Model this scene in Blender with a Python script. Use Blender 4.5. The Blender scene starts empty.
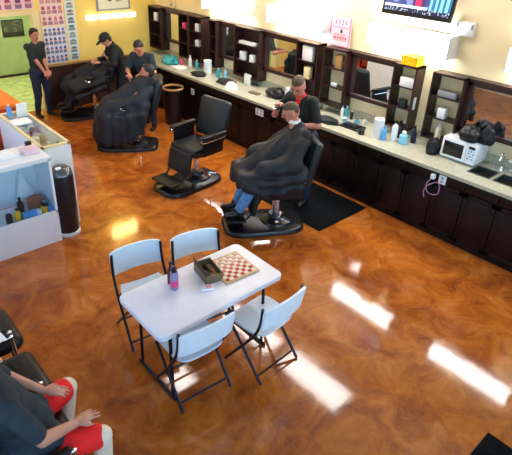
import bpy, bmesh, math, random
from mathutils import Vector, Matrix, noise
random.seed(7)
PI = math.pi
scene = bpy.context.scene
COL = scene.collection
V = Vector
ZUP = V((0, 0, 1))

# ------------------------------------------------------------------ materials
def principled(name, col, rough=.5, metal=0., spec=.5, coat=0., alpha=1.):
    m = bpy.data.materials.new(name); m.use_nodes = True
    b = m.node_tree.nodes['Principled BSDF']
    b.inputs['Base Color'].default_value = (*col, 1)
    b.inputs['Roughness'].default_value = rough
    b.inputs['Metallic'].default_value = metal
    b.inputs['Specular IOR Level'].default_value = spec
    b.inputs['Coat Weight'].default_value = coat
    return m

def mat(name, col, rough=.5, metal=0., var=.12, scale=8., bump=0., spec=.5, coat=0., stretch=(1, 1, 1)):
    """procedural paint: base colour gently mottled by noise, optional bump"""
    m = principled(name, col, rough, metal, spec, coat)
    nt = m.node_tree; N = nt.nodes; L = nt.links; b = N['Principled BSDF']
    tc = N.new('ShaderNodeTexCoord'); mp = N.new('ShaderNodeMapping'); mp.inputs['Scale'].default_value = stretch
    nz = N.new('ShaderNodeTexNoise'); nz.inputs['Scale'].default_value = scale; nz.inputs['Detail'].default_value = 4
    L.new(tc.outputs['Object'], mp.inputs['Vector']); L.new(mp.outputs[0], nz.inputs['Vector'])
    cr = N.new('ShaderNodeValToRGB')
    cr.color_ramp.elements[0].position = .3; cr.color_ramp.elements[1].position = .7
    cr.color_ramp.elements[0].color = (*[c * (1 - var) for c in col], 1)
    cr.color_ramp.elements[1].color = (*[min(1, c * (1 + var)) for c in col], 1)
    L.new(nz.outputs['Fac'], cr.inputs[0]); L.new(cr.outputs[0], b.inputs['Base Color'])
    if bump:
        bp = N.new('ShaderNodeBump'); bp.inputs['Strength'].default_value = bump; bp.inputs['Distance'].default_value = .01
        L.new(nz.outputs['Fac'], bp.inputs['Height']); L.new(bp.outputs[0], b.inputs['Normal'])
    return m

def emit(name, col, s):
    m = bpy.data.materials.new(name); m.use_nodes = True; nt = m.node_tree
    nt.nodes.clear(); e = nt.nodes.new('ShaderNodeEmission'); o = nt.nodes.new('ShaderNodeOutputMaterial')
    e.inputs[0].default_value = (*col, 1); e.inputs[1].default_value = s
    nt.links.new(e.outputs[0], o.inputs[0]); return m

def glass(name, tint=(.9, .97, 1), refl=.12, rough=.03):
    m = bpy.data.materials.new(name); m.use_nodes = True; nt = m.node_tree; nt.nodes.clear()
    t = nt.nodes.new('ShaderNodeBsdfTransparent'); g = nt.nodes.new('ShaderNodeBsdfGlossy')
    t.inputs[0].default_value = (*tint, 1); g.inputs['Roughness'].default_value = rough
    lf = nt.nodes.new('ShaderNodeLayerWeight'); lf.inputs[0].default_value = .5
    lw = nt.nodes.new('ShaderNodeMath'); lw.operation = 'POWER'; lw.inputs[1].default_value = 4
    nt.links.new(lf.outputs['Facing'], lw.inputs[0])
    ad = nt.nodes.new('ShaderNodeMath'); ad.operation = 'ADD'; ad.inputs[1].default_value = refl; ad.use_clamp = True
    mx = nt.nodes.new('ShaderNodeMixShader'); o = nt.nodes.new('ShaderNodeOutputMaterial')
    nt.links.new(lw.outputs[0], ad.inputs[0]); nt.links.new(ad.outputs[0], mx.inputs[0])
    nt.links.new(t.outputs[0], mx.inputs[1]); nt.links.new(g.outputs[0], mx.inputs[2]); nt.links.new(mx.outputs[0], o.inputs[0])
    return m

def attr_mat(name, rough=.5, emission=0.):
    m = principled(name, (1, 1, 1), rough); nt = m.node_tree
    a = nt.nodes.new('ShaderNodeVertexColor'); a.layer_name = 'print'
    b = nt.nodes['Principled BSDF']
    nt.links.new(a.outputs[0], b.inputs['Base Color'])
    if emission:
        b.inputs['Base Color'].default_value = (0, 0, 0, 1)
        nt.links.remove(b.inputs['Base Color'].links[0])
        nt.links.new(a.outputs[0], b.inputs['Emission Color']); b.inputs['Emission Strength'].default_value = emission
    return m

def floor_material():
    m = principled('stained_concrete', (.4, .1, .01), .16, 0, .5); nt = m.node_tree; N = nt.nodes; L = nt.links; b = N['Principled BSDF']
    tc = N.new('ShaderNodeTexCoord')
    w = N.new('ShaderNodeTexNoise'); w.inputs['Scale'].default_value = 1.1; w.inputs['Detail'].default_value = 3
    mx = N.new('ShaderNodeMixRGB'); mx.blend_type = 'ADD'; mx.inputs[0].default_value = .55
    L.new(tc.outputs['Object'], w.inputs['Vector']); L.new(tc.outputs['Object'], mx.inputs[1]); L.new(w.outputs['Color'], mx.inputs[2])
    n1 = N.new('ShaderNodeTexNoise'); n1.inputs['Scale'].default_value = 3.2; n1.inputs['Detail'].default_value = 10; n1.inputs['Roughness'].default_value = .68
    n1.inputs['Distortion'].default_value = .7
    L.new(mx.outputs[0], n1.inputs['Vector'])
    cr = N.new('ShaderNodeValToRGB'); e = cr.color_ramp.elements
    e[0].position = .30; e[0].color = FLOOR_C[0]
    e[1].position = .72; e[1].color = FLOOR_C[3]
    a = e.new(.45); a.color = FLOOR_C[1]
    a = e.new(.57); a.color = FLOOR_C[2]
    L.new(n1.outputs['Fac'], cr.inputs[0])
    # fine veins of pale wear
    n2 = N.new('ShaderNodeTexNoise'); n2.inputs['Scale'].default_value = 4.2; n2.inputs['Detail'].default_value = 6; n2.inputs['Distortion'].default_value = 2.2
    L.new(mx.outputs[0], n2.inputs['Vector'])
    r2 = N.new('ShaderNodeValToRGB'); r2.color_ramp.elements[0].position = .47; r2.color_ramp.elements[1].position = .53
    r2.color_ramp.elements[0].color = (0, 0, 0, 1); r2.color_ramp.elements[1].color = (0, 0, 0, 1)
    q = r2.color_ramp.elements.new(.5); q.color = (1, 1, 1, 1)
    L.new(n2.outputs['Fac'], r2.inputs[0])
    fm = N.new('ShaderNodeMath'); fm.operation = 'MULTIPLY'; fm.inputs[1].default_value = .16
    L.new(r2.outputs[0], fm.inputs[0])
    m2 = N.new('ShaderNodeMixRGB'); m2.inputs[2].default_value = (.52, .20, .08, 1)
    L.new(fm.outputs[0], m2.inputs[0]); L.new(cr.outputs[0], m2.inputs[1]); L.new(m2.outputs[0], b.inputs['Base Color'])
    n3 = N.new('ShaderNodeTexNoise'); n3.inputs['Scale'].default_value = 14; n3.inputs['Detail'].default_value = 5
    L.new(tc.outputs['Object'], n3.inputs['Vector'])
    bp = N.new('ShaderNodeBump'); bp.inputs['Strength'].default_value = .05; bp.inputs['Distance'].default_value = .006
    L.new(n3.outputs['Fac'], bp.inputs['Height']); L.new(bp.outputs[0], b.inputs['Normal'])
    mr = N.new('ShaderNodeMapRange'); mr.inputs['To Min'].default_value = .03; mr.inputs['To Max'].default_value = .12
    L.new(n1.outputs['Fac'], mr.inputs[0]); L.new(mr.outputs[0], b.inputs['Roughness'])
    return m
FLOOR_C = [(.18, .040, .008, 1), (.34, .086, .011, 1), (.47, .140, .016, 1), (.56, .22, .07, 1)]

M = dict(
    floor=floor_material(),
    wall=mat('cream_wall_paint', (.90, .76, .48), .7, var=.04, scale=3),
    wall_yellow_lit=mat('wall_paint_yellow_lit', (.90, .68, .17), .7, var=.04, scale=3),  # same paint as the cream wall, its yellower light put into the colour
    ceiling=mat('ceiling_paint', (.75, .72, .66), .9, var=.03),
    plain=mat('plain_wall_paint', (.62, .55, .45), .8, var=.04),
    wood=mat('dark_cherry_wood', (.008, .003, .003), .4, var=.35, scale=5, spec=.3, stretch=(1, 1, 8)),
    wood2=mat('cabinet_brown_wood', (.028, .008, .007), .4, var=.3, scale=6, stretch=(1, 6, 1)),
    wainscot=mat('wainscot_brown', (.050, .018, .012), .5, var=.3, scale=6, stretch=(6, 1, 1)),
    counter=mat('laminate_worktop', (.44, .44, .33), .3, var=.18, scale=40),
    white=mat('white_plastic', (.80, .84, .88), .42, var=.03),
    resin=mat('white_resin', (.70, .82, .90), .45, var=.03, scale=20),
    metal_dark=mat('dark_steel_tube', (.015, .015, .022), .35, .5, var=.2),
    chrome=mat('chrome', (.8, .8, .82), .15, 1., var=.03),
    black=mat('black_vinyl', (.004, .005, .007), .42, var=.25, scale=12, bump=.1, spec=.35),
    black2=mat('grey_black_vinyl', (.009, .014, .016), .42, var=.3, scale=9, bump=.15, spec=.35),
    plastic_black=mat('black_plastic', (.006, .006, .009), .3, var=.2),
    cape=mat('cape_cloth', (.006, .009, .014), .62, var=.3, scale=5, bump=.1, spec=.4),
    cape2=mat('slate_cape_cloth', (.008, .015, .026), .65, var=.3, scale=5, bump=.1, spec=.4),
    shirt_black=mat('black_shirt', (.005, .007, .008), .8, var=.3),
    shirt_slate=mat('slate_shirt', (.014, .026, .036), .85, var=.3, scale=10),
    shirt_green=mat('charcoal_green_shirt', (.012, .020, .022), .85, var=.2),
    jeans=mat('blue_jeans', (.10, .26, .50), .8, var=.25, scale=20),
    navy=mat('navy_denim', (.006, .014, .045), .8, var=.4, scale=14),
    red=mat('red_cloth', (.85, .010, .008), .8, var=.15, scale=10),
    skin=mat('skin', (.52, .25, .17), .5, var=.08, scale=14),
    skin2=mat('ruddy_skin', (.50, .20, .14), .5, var=.08, scale=14),
    pale=mat('pale_cream', (.80, .68, .52), .8, var=.08, scale=14),
    hair=mat('dark_hair', (.012, .009, .008), .6, var=.4, scale=60, bump=.3),
    hair2=mat('brown_hair', (.06, .035, .015), .6, var=.4, scale=60, bump=.3),
    lips=mat('lips', (.35, .08, .06), .5),
    eye=mat('eye_dark', (.02, .015, .015), .2),
    mirror=principled('mirror_glass', (.82, .86, .86), .01, 1.),
    glass=glass('pane_glass'),
    glass_top=glass('case_top_glass', (.95, 1, 1), 0., .03),
    glass_case=glass('display_case_glass', (.90, .97, 1), .03, .05),
    orange=mat('orange_laminate', (.90, .20, .010), .35, var=.06),
    redorange=mat('red_orange_laminate', (.55, .045, .012), .4, var=.1),
    green=mat('pale_green_paint', (.36, .44, .22), .6, var=.08, scale=3),
    hallfloor=mat('yellow_green_hall_tile', (.42, .46, .18), .4, var=.35, scale=7),
    trimc=mat('cream_trim_paint', (.80, .66, .36), .5, var=.05),
    steel=mat('sink_steel', (.18, .2, .2), .3, .9, var=.1),
    rubber=mat('black_rubber', (.003, .004, .005), .85, var=.3, scale=40, bump=.3, spec=.1),
    teal=mat('teal_plastic', (.03, .35, .42), .4, var=.1),
    blue=mat('blue_plastic', (.08, .35, .75), .35, var=.1),
    ltblue=mat('light_blue_plastic', (.25, .62, .85), .35, var=.1),
    yellow=mat('yellow_plastic', (.95, .52, .01), .4, var=.12, scale=20),
    purple=mat('purple_plastic', (.16, .05, .25), .4),
    magenta=mat('magenta_print', (.75, .05, .22), .4),
    tan=mat('tan_wood', (.45, .24, .09), .5, var=.2, scale=14),
    paper=mat('white_paper', (.85, .85, .85), .8, var=.03),
    grey=mat('grey_plastic', (.3, .32, .34), .5, var=.08),
    box_dark=mat('dark_cardboard', (.030, .016, .010), .6, var=.3, scale=20),
    box_olive=mat('olive_cardboard', (.16, .11, .055), .6, var=.25, scale=18),
    brownround=mat('terracotta', (.42, .13, .07), .6, var=.2),
    lamp=emit('lamp_diffuser_cool', (1., .96, .93), 8.5),
    ceil_lamp=emit('ceiling_lamp_diffuser', (1., .95, .92), 8.5),
    warm_lamp=emit('warm_ceiling_diffuser', (1., .72, .25), 9.),
    wall_lamp=emit('pink_white_shade', (1., .78, .80), 1.6),
    printed=attr_mat('printed_surface', .45),
    screen=attr_mat('screen_glow', .2, .75),
)

# ------------------------------------------------------------------ mesh helpers
def NB(): return bmesh.new()

def add_box(bm, c, s, bev=0., rot=None, seg=2):
    t = bmesh.new(); bmesh.ops.create_cube(t, size=1)
    bmesh.ops.scale(t, vec=s, verts=t.verts)
    if bev > 0:
        bmesh.ops.bevel(t, geom=t.edges[:], offset=min(bev, min(s) * .48), segments=seg, profile=.5, affect='EDGES')
    mtx = Matrix.Translation(V(c)) @ (rot.to_4x4() if rot is not None else Matrix())
    bmesh.ops.transform(t, matrix=mtx, verts=t.verts); merge(bm, t)

def merge(bm, t):
    me = bpy.data.meshes.new('tmp'); t.to_mesh(me); t.free(); bm.from_mesh(me); bpy.data.meshes.remove(me)

def box2(bm, x0, x1, y0, y1, z0, z1, bev=0.):
    add_box(bm, ((x0 + x1) / 2, (y0 + y1) / 2, (z0 + z1) / 2), (abs(x1 - x0), abs(y1 - y0), abs(z1 - z0)), bev)

def frame_of(d):
    d = d.normalized(); a = ZUP if abs(d.z) < .95 else V((1, 0, 0))
    x = d.cross(a).normalized(); y = d.cross(x).normalized(); return x, y

def add_cone(bm, p0, p1, r0, r1, n=16, caps=True):
    p0, p1 = V(p0), V(p1); x, y = frame_of(p1 - p0)
    A = [bm.verts.new(p0 + (x * math.cos(2 * PI * i / n) + y * math.sin(2 * PI * i / n)) * r0) for i in range(n)]
    B = [bm.verts.new(p1 + (x * math.cos(2 * PI * i / n) + y * math.sin(2 * PI * i / n)) * r1) for i in range(n)]
    for i in range(n):
        bm.faces.new((A[i], A[(i + 1) % n], B[(i + 1) % n], B[i]))
    if caps: bm.faces.new(A[::-1]); bm.faces.new(B)

def add_tube(bm, pts, r, n=10, closed=False):
    pts = [V(p) for p in pts]; rings = []
    m = len(pts); px = None
    for i, p in enumerate(pts):
        if closed: d = pts[(i + 1) % m] - pts[i - 1]
        else: d = pts[min(i + 1, m - 1)] - pts[max(i - 1, 0)]
        d.normalize()
        if px is None: px, _ = frame_of(d)
        px = (px - d * px.dot(d)).normalized(); py = d.cross(px)
        rings.append([bm.verts.new(p + (px * math.cos(2 * PI * k / n) + py * math.sin(2 * PI * k / n)) * r) for k in range(n)])
    for i in range(m if closed else m - 1):
        a, b = rings[i], rings[(i + 1) % m]
        for k in range(n): bm.faces.new((a[k], a[(k + 1) % n], b[(k + 1) % n], b[k]))
    if not closed: bm.faces.new(rings[0][::-1]); bm.faces.new(rings[-1])

def add_lathe(bm, prof, c=(0, 0, 0), n=24):
    c = V(c); rings = []
    for r, z in prof:
        if r < 1e-5: rings.append([bm.verts.new(c + V((0, 0, z)))])
        else: rings.append([bm.verts.new(c + V((r * math.cos(2 * PI * k / n), r * math.sin(2 * PI * k / n), z))) for k in range(n)])
    for a, b in zip(rings, rings[1:]):
        for k in range(n):
            k2 = (k + 1) % n
            if len(a) == 1 and len(b) == 1: continue
            if len(a) == 1: bm.faces.new((a[0], b[k2], b[k]))
            elif len(b) == 1: bm.faces.new((a[k], a[k2], b[0]))
            else: bm.faces.new((a[k], a[k2], b[k2], b[k]))

def smooth_path(pts, k=6):
    pts = [V(p) for p in pts]; out = []
    P = [pts[0]] + pts + [pts[-1]]
    for i in range(1, len(P) - 2):
        for j in range(k):
            t = j / k; a, b, c, d = P[i - 1], P[i], P[i + 1], P[i + 2]
            out.append(.5 * ((2 * b) + (c - a) * t + (2 * a - 5 * b + 4 * c - d) * t * t + (3 * b - a - 3 * c + d) * t ** 3))
    out.append(pts[-1]); return out

def add_ball(bm, c, axes, n=14):
    """ellipsoid; axes = three vectors (half axes)"""
    t = bmesh.new(); bmesh.ops.create_uvsphere(t, u_segments=n + 4, v_segments=n, radius=1)
    m = Matrix((axes[0], axes[1], axes[2])).transposed().to_4x4()
    bmesh.ops.transform(t, matrix=Matrix.Translation(V(c)) @ m, verts=t.verts)
    if m.to_3x3().determinant() < 0: bmesh.ops.reverse_faces(t, faces=t.faces[:])
    merge(bm, t)

def ball(bm, c, rx, ry=None, rz=None, n=14):
    ry = rx if ry is None else ry; rz = rx if rz is None else rz
    add_ball(bm, c, (V((rx, 0, 0)), V((0, ry, 0)), V((0, 0, rz))), n)

def add_rcone(bm, p0, r0, p1, r1, n=14):
    """round cone: limb segment"""
    p0, p1 = V(p0), V(p1); d = p1 - p0
    if d.length < 1e-4: ball(bm, p0, max(r0, r1)); return
    x, y = frame_of(d); u = d.normalized(); rings = []
    H = 5
    for i in range(H + 1):
        a = PI / 2 * (1 - i / H)
        rings.append((p0 - u * r0 * math.sin(a), r0 * math.cos(a)))
    for i in range(H + 1):
        a = PI / 2 * (i / H)
        rings.append((p1 + u * r1 * math.sin(a), r1 * math.cos(a)))
    vs = []
    for c, r in rings:
        if r < 1e-6: vs.append([bm.verts.new(c)])
        else: vs.append([bm.verts.new(c + (x * math.cos(2 * PI * k / n) + y * math.sin(2 * PI * k / n)) * r) for k in range(n)])
    for a, b in zip(vs, vs[1:]):
        for k in range(n):
            k2 = (k + 1) % n
            if len(a) == 1: bm.faces.new((a[0], b[k2], b[k]))
            elif len(b) == 1: bm.faces.new((a[k], a[k2], b[0]))
            else: bm.faces.new((a[k], a[k2], b[k2], b[k]))

def obj(name, bm, m, parent=None, smooth=True, recalc=True):
    if recalc: bmesh.ops.recalc_face_normals(bm, faces=bm.faces[:])
    me = bpy.data.meshes.new(name); bm.to_mesh(me); bm.free()
    if smooth:
        me.shade_smooth()
        try: me.set_sharp_from_angle(angle=math.radians(38))
        except Exception: pass
    o = bpy.data.objects.new(name, me); COL.objects.link(o)
    me.materials.append(M[m] if isinstance(m, str) else m)
    if parent is not None: o.parent = parent
    return o

def remeshed(name, bm, m, voxel, parent=None, smooth_it=4, disp=None):
    me = bpy.data.meshes.new('tmp'); bm.to_mesh(me); bm.free()
    o = bpy.data.objects.new('tmp', me); COL.objects.link(o)
    r = o.modifiers.new('r', 'REMESH'); r.mode = 'VOXEL'; r.voxel_size = voxel; r.adaptivity = 0
    if smooth_it:
        s = o.modifiers.new('s', 'SMOOTH'); s.factor = .5; s.iterations = smooth_it
    dg = bpy.context.evaluated_depsgraph_get(); dg.update()
    ev = o.evaluated_get(dg)
    nm = bpy.data.meshes.new_from_object(ev, depsgraph=dg)
    bpy.data.objects.remove(o); bpy.data.meshes.remove(me)
    nm.name = name
    if disp:
        ns = [v.normal.copy() for v in nm.vertices]
        for v, nn in zip(nm.vertices, ns): v.co = disp(v.co.copy(), nn)
    nm.materials.clear(); nm.materials.append(M[m] if isinstance(m, str) else m)
    nm.shade_smooth()
    q = bpy.data.objects.new(name, nm); COL.objects.link(q)
    if parent is not None: q.parent = parent
    return q

def thing(name, label, cat, loc=(0, 0, 0), rz=0., group=None):
    o = bpy.data.objects.new(name, None); COL.objects.link(o)
    o.empty_display_size = .1
    o.location = loc; o.rotation_euler = (0, 0, rz); o['label'] = label; o['category'] = cat
    if group: o['group'] = group
    return o

def tag(o, label, cat, group=None, loc=None, rz=None):
    o['label'] = label; o['category'] = cat
    if group: o['group'] = group
    if loc is not None: o.location = loc
    if rz is not None: o.rotation_euler = (0, 0, rz)
    return o

def struct(name, bm, m, parent=None):
    o = obj(name, bm, m, parent, smooth=False)
    if parent is None: o['kind'] = 'structure'
    return o

def dup(o, label=None, loc=None, rz=None, parent=None, top=True):
    c = o.copy(); COL.objects.link(c)
    if parent is not None: c.parent = parent
    if top:
        if label: c['label'] = label
        if loc is not None: c.location = loc
        if rz is not None: c.rotation_euler = (0, 0, rz)
    for ch in [x for x in bpy.data.objects if x.parent == o]:
        dup(ch, parent=c, top=False)
    return c

def print_grid(name, w, h, nu, nv, fn, m='printed', parent=None):
    """flat printed sheet in local XZ plane facing -Y, u along +X, v along +Z; fn(u,v) -> rgb"""
    bm = NB(); vs = [[bm.verts.new((w * i / nu, 0, h * j / nv)) for i in range(nu + 1)] for j in range(nv + 1)]
    lay = bm.loops.layers.float_color.new('print')
    for j in range(nv):
        for i in range(nu):
            f = bm.faces.new((vs[j][i], vs[j][i + 1], vs[j + 1][i + 1], vs[j + 1][i]))
            c = fn((i + .5) / nu, (j + .5) / nv)
            for l in f.loops: l[lay] = (*c, 1)
    return obj(name, bm, m, parent, smooth=False, recalc=False)

# ------------------------------------------------------------------ dimensions of the room
XW, YB, XL, YF, ZC = 6.03, 9.58, -.45, -.75, 3.55

# ------------------------------------------------------------------ setting
def shell():
    b = NB(); box2(b, XL - .15, XW + .15, YF - .15, YB + .16, -.12, 0); struct('floor', b, 'floor')
    b = NB(); box2(b, XL - .15, XW + .15, YF - .15, YB + .16, ZC, ZC + .1); struct('ceiling', b, 'ceiling')
    b = NB(); box2(b, XW, XW + .12, YF - .15, YB + .16, 0, ZC); struct('wall_right', b, 'wall')
    # back wall with the hallway opening X 2.2-3.50, top z 1.80
    b = NB(); box2(b, 3.50, XW, YB, YB + .14, 0, ZC); box2(b, XL, 2.2, YB, YB + .14, 0, ZC); box2(b, 2.2, 3.50, YB, YB + .14, 1.80, ZC)
    struct('wall_back', b, 'wall_yellow_lit')
    # wainscot
    b = NB(); box2(b, 3.56, 5.28, YB - .025, YB, 0, .84)
    for k in range(9): box2(b, 3.6 + k * .19, 3.606 + k * .19, YB - .028, YB - .024, .1, .82)
    struct('trim_1', b, 'wainscot')
    b = NB(); box2(b, 3.56, 5.28, YB - .045, YB, .84, .88, .006); struct('trim_2', b, 'tan')
    # opening casing
    b = NB(); box2(b, 3.44, 3.56, YB - .03, YB + .15, 0, 1.80); box2(b, 2.14, 2.24, YB - .03, YB + .15, 0, 1.80)
    box2(b, 2.14, 3.56, YB - .03, YB + .15, 1.80, 1.88); struct('trim_3', b, 'trimc')
    # hallway beyond
    b = NB(); box2(b, 2.0, 5.2, YB + .16, 13.0, -.12, 0); struct('floor.001', b, 'hallfloor')
    b = NB(); box2(b, 2.0, 5.2, 12.45, 12.6, 0, 2.6); struct('wall_hallway', b, 'green')
    b = NB(); box2(b, 2.0, 5.2, 12.42, 12.45, 0, .05); struct('baseboard_hallway', b, 'wood2')
    b = NB(); box2(b, 1.88, 2.0, YB + .14, 12.6, 0, 2.6); struct('wall_hallway.001', b, 'green')
    b = NB(); box2(b, 5.2, 5.32, YB + .14, 12.6, 0, 2.6); struct('wall_hallway.002', b, 'green')
    b = NB(); box2(b, 1.9, 5.3, YB + .14, 12.6, 2.6, 2.7); struct('ceiling.001', b, 'ceiling')
    # left wall with windows over the waiting chairs
    ops = [(.2, 2.5), (2.9, 5.2), (5.6, 7.9)]
    b = NB(); box2(b, XL - .15, XL, YF - .15, YB + .15, 0, .95); box2(b, XL - .15, XL, YF - .15, YB + .15, 2.75, ZC)
    ys = [YF - .15] + [v for o in ops for v in o] + [YB + .15]
    for k in range(0, len(ys), 2): box2(b, XL - .15, XL, ys[k], ys[k + 1], .95, 2.75)
    struct('wall_left', b, 'plain')
    for n, (a, c) in enumerate(ops):
        w = NB()
        for (y0, y1, z0, z1) in ((a, c, .95, 1.0), (a, c, 2.7, 2.75), (a, a + .05, 1, 2.7), (c - .05, c, 1, 2.7), ((a + c) / 2 - .025, (a + c) / 2 + .025, 1, 2.7)):
            box2(w, XL - .10, XL - .04, y0, y1, z0, z1)
        wo = struct('window_%d' % (n + 1), w, 'metal_dark')
        g = NB(); box2(g, XL - .075, XL - .069, a + .03, c - .03, .98, 2.72); struct('window_pane', g, 'glass', wo)
    # front wall: storefront glass and door
    b = NB(); box2(b, XL, XW, YF - .15, YF, 2.75, ZC); box2(b, XL, XW, YF - .15, YF, 0, .35)if False else None
    box2(b, XL, -.1, YF - .15, YF, 0, 2.75); box2(b, 5.2, XW, YF - .15, YF, 0, 2.75)
    box2(b, -.1, 2.0, YF - .15, YF, 0, .6); box2(b, 3.2, 5.2, YF - .15, YF, 0, .6)
    struct('wall_front', b, 'plain')
    for n, (x0, x1, z0) in enumerate(((-.1, 2.0, .6), (3.2, 5.2, .6))):
        w = NB()
        for q in ((x0, x1, z0, z0 + .05), (x0, x1, 2.7, 2.75), (x0, x0 + .05, z0, 2.75), (x1 - .05, x1, z0, 2.75)):
            box2(w, q[0], q[1], YF - .1, YF - .04, q[2], q[3])
        wo = struct('window_%d' % (n + 4), w, 'metal_dark')
        g = NB(); box2(g, x0 + .03, x1 - .03, YF - .075, YF - .069, z0 + .03, 2.72); struct('window_pane', g, 'glass', wo)
    w = NB()
    for q in ((2.0, 3.2, 0, .12), (2.0, 3.2, 2.6, 2.75), (2.0, 2.08, 0, 2.75), (3.12, 3.2, 0, 2.75)): box2(w, q[0], q[1], YF - .1, YF - .04, q[2], q[3])
    d = struct('door_1', w, 'metal_dark')
    g = NB(); box2(g, 2.06, 3.14, YF - .075, YF - .069, .1, 2.62); struct('door_pane', g, 'glass', d)
    h = NB(); add_tube(h, [(2.2, YF - .04, .95), (2.2, YF + .03, .97), (2.2, YF + .03, 1.25), (2.2, YF - .04, 1.27)], .012); obj('door_handle', h, 'chrome', d)
    # ground outside
    b = NB(); box2(b, -14, 14, -14, YF - .16, -.2, -.1); box2(b, -14, XL - .16, YF - .16, 14, -.2, -.1)
    struct('ground', b, mat('parking_asphalt', (.22, .22, .22), .9))
shell()

# ------------------------------------------------------------------ lamps
def bar_lamp(label, yc):
    t = thing('wall_light', label, 'light', (XW, yc, 2.12), 0, 'fluorescent bars above the mirrors')
    b = NB(); box2(b, -.05, 0, -.57, .57, -.13, .13, .01); obj('backplate', b, 'grey', t)
    for s in (-1, 1):
        b = NB(); box2(b, -.235, 0, s * .57 - .010, s * .57 + .010, -.135, .135, .004); obj('end_cap', b, 'white', t)
    b = NB(); add_tube(b, [(0, -.56, 0), (0, .56, 0)], .075, 20)
    for v in b.verts: v.co.z *= 1.75; v.co.x = v.co.x * 1.4 - .125
    obj('diffuser', b, 'lamp', t)
for i, (y, l) in enumerate([(7.10, 'long white wall light glowing above the far black-looking mirror'), (5.42, 'long white wall light glowing above the second mirror from the barber in red collar'),
                            (3.50, 'long white wall light glowing right below the television'), (1.68, 'white wall light cut off by the right edge of the photo')]):
    bar_lamp(l, y)

def ceiling_lamp(label, x, y, ln, wd, m, power, col):
    t = thing('ceiling_light', label, 'light', (x, y, ZC))
    b = NB(); box2(b, -wd / 2 - .03, wd / 2 + .03, -ln / 2 - .03, ln / 2 + .03, -.04, 0, .004); obj('housing', b, 'white', t)
    b = NB(); box2(b, -wd / 2, wd / 2, -ln / 2, ln / 2, -.055, -.03, .004); obj('diffuser', b, m, t)
ceiling_lamp('ceiling light over the stations, nearer of the row', 5.2, 3.75, 1.3, .48, 'ceil_lamp', 0, 0)
ceiling_lamp('ceiling light over the stations, second of the row', 5.2, 5.35, 1.3, .48, 'ceil_lamp', 0, 0)
ceiling_lamp('ceiling light over the middle of the floor', 3.45, 5.05, .7, .36, 'ceil_lamp', 0, 0)
t = thing('wall_light', 'warm yellow wall light high on the back wall near the ceiling', 'light', (4.85, YB, 3.18))
b = NB(); box2(b, -.28, .28, -.05, 0, -.10, .10, .01); obj('backplate', b, 'trimc', t)
b = NB(); add_box(b, (0, -.11, 0), (.62, .13, .30), .03); obj('shade', b, 'warm_lamp', t)
ceiling_lamp('ceiling light behind the display cases', 1.0, 7.8, 1.3, .48, 'ceil_lamp', 0, 0)
t = thing('ceiling_light', 'ceiling light in the green hallway', 'light', (3.3, 11.0, 2.6))
b = NB(); box2(b, -.3, .3, -.6, .6, -.05, 0); obj('diffuser', b, emit('hall_diffuser', (.95, 1, .8), 12), t)

# strip of four shades under the picture on the back wall
t = thing('wall_light', 'pinkish white four-shade wall light under the framed picture', 'light', (4.5, YB, 1.66))
b = NB(); box2(b, -.08, 1.04, -.03, 0, -.015, .03, .004); obj('backplate', b, 'trimc', t)
for k in range(4):
    b = NB(); box2(b, -.06 + k * .28, .17 + k * .28, -.09, -.03, -.035, .055, .02); obj('shade', b, 'wall_lamp', t)

# ------------------------------------------------------------------ back-wall pictures
def head_poster(cells_u, cells_v, pal, bg, seed):
    rnd = random.Random(seed); tab = {}
    def fn(u, v):
        cu, cv = int(u * cells_u), int(v * cells_v); fu, fv = u * cells_u - cu, v * cells_v - cv
        k = (cu, cv)
        if k not in tab: tab[k] = (rnd.choice(pal), rnd.random())
        c, r = tab[k]
        if fv < .10: return bg
        d = ((fu - .5) / .30) ** 2 + ((fv - .62) / .24) ** 2
        if d < 1: return c if fv > .62 - .1 * r else (.62, .36, .30)
        if fv < .42 and abs(fu - .5) < .36: return tuple(x * .8 + .1 for x in c)
        return bg
    return fn
def on_back(name, label, cat, x0, z0, w, h, fn, nu, nv, group=None):
    t = thing(name, label, cat, (x0, YB, z0), 0, group)
    s = print_grid('sheet', w, h, nu, nv, fn, 'printed', t); s.location = (0, -.014, 0)
    b = NB(); box2(b, -.004, w + .004, -.012, 0, -.004, h + .004); obj('backing', b, 'paper', t)
    return t
pinks = [(.45, .06, .12), (.35, .10, .25), (.55, .2, .25)]; blues = [(.05, .08, .30), (.10, .18, .45), (.04, .06, .18)]; teals = [(.04, .2, .22), (.06, .14, .3), (.1, .3, .3)]
on_back('poster', 'tall blue and white hairstyle poster right of the doorway', 'poster', 3.60, .90, .42, .66, head_poster(5, 4, blues, (.72, .72, .86), 1), 50, 60)
on_back('poster', 'red and pink hairstyle poster above the tall blue one', 'poster', 3.60, 1.58, .42, .75, head_poster(4, 4, pinks, (.85, .62, .62), 2), 40, 50)
on_back('poster', 'narrow blue-green hairstyle poster beside the wider posters', 'poster', 4.06, .92, .19, 1.2, head_poster(1, 9, teals, (.66, .74, .78), 3), 12, 110)
on_back('poster', 'wide pink and purple hairstyle poster above the doorway', 'poster', 2.45, 1.90, 1.04, .62, head_poster(6, 3, [(.28, .02, .12), (.12, .03, .2), (.5, .04, .1)], (.78, .52, .62), 4), 72, 40)
t = thing('framed_picture', 'grey-framed pale picture with two dark green motifs on the yellow back wall', 'picture', (4.70, YB, 1.77))
def pic(u, v):
    if .32 < u < .45 and .28 < v < .28 + .18 * (1 - abs(u - .385) / .065): return (.05, .12, .03)
    if .58 < u < .78 and .26 < v < .56 and noise.noise(V((u * 40, v * 40, 0))) > -.1: return (.08, .16, .05)
    if .5 < u < .85 and .56 < v < .62 and noise.noise(V((u * 60, v * 40, 3))) > .1: return (.3, .4, .2)
    return (.80, .82, .66)
s = print_grid('print', .66, .5, 66, 50, pic, 'printed', t); s.location = (.03, -.02, .03)
b = NB()
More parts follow.
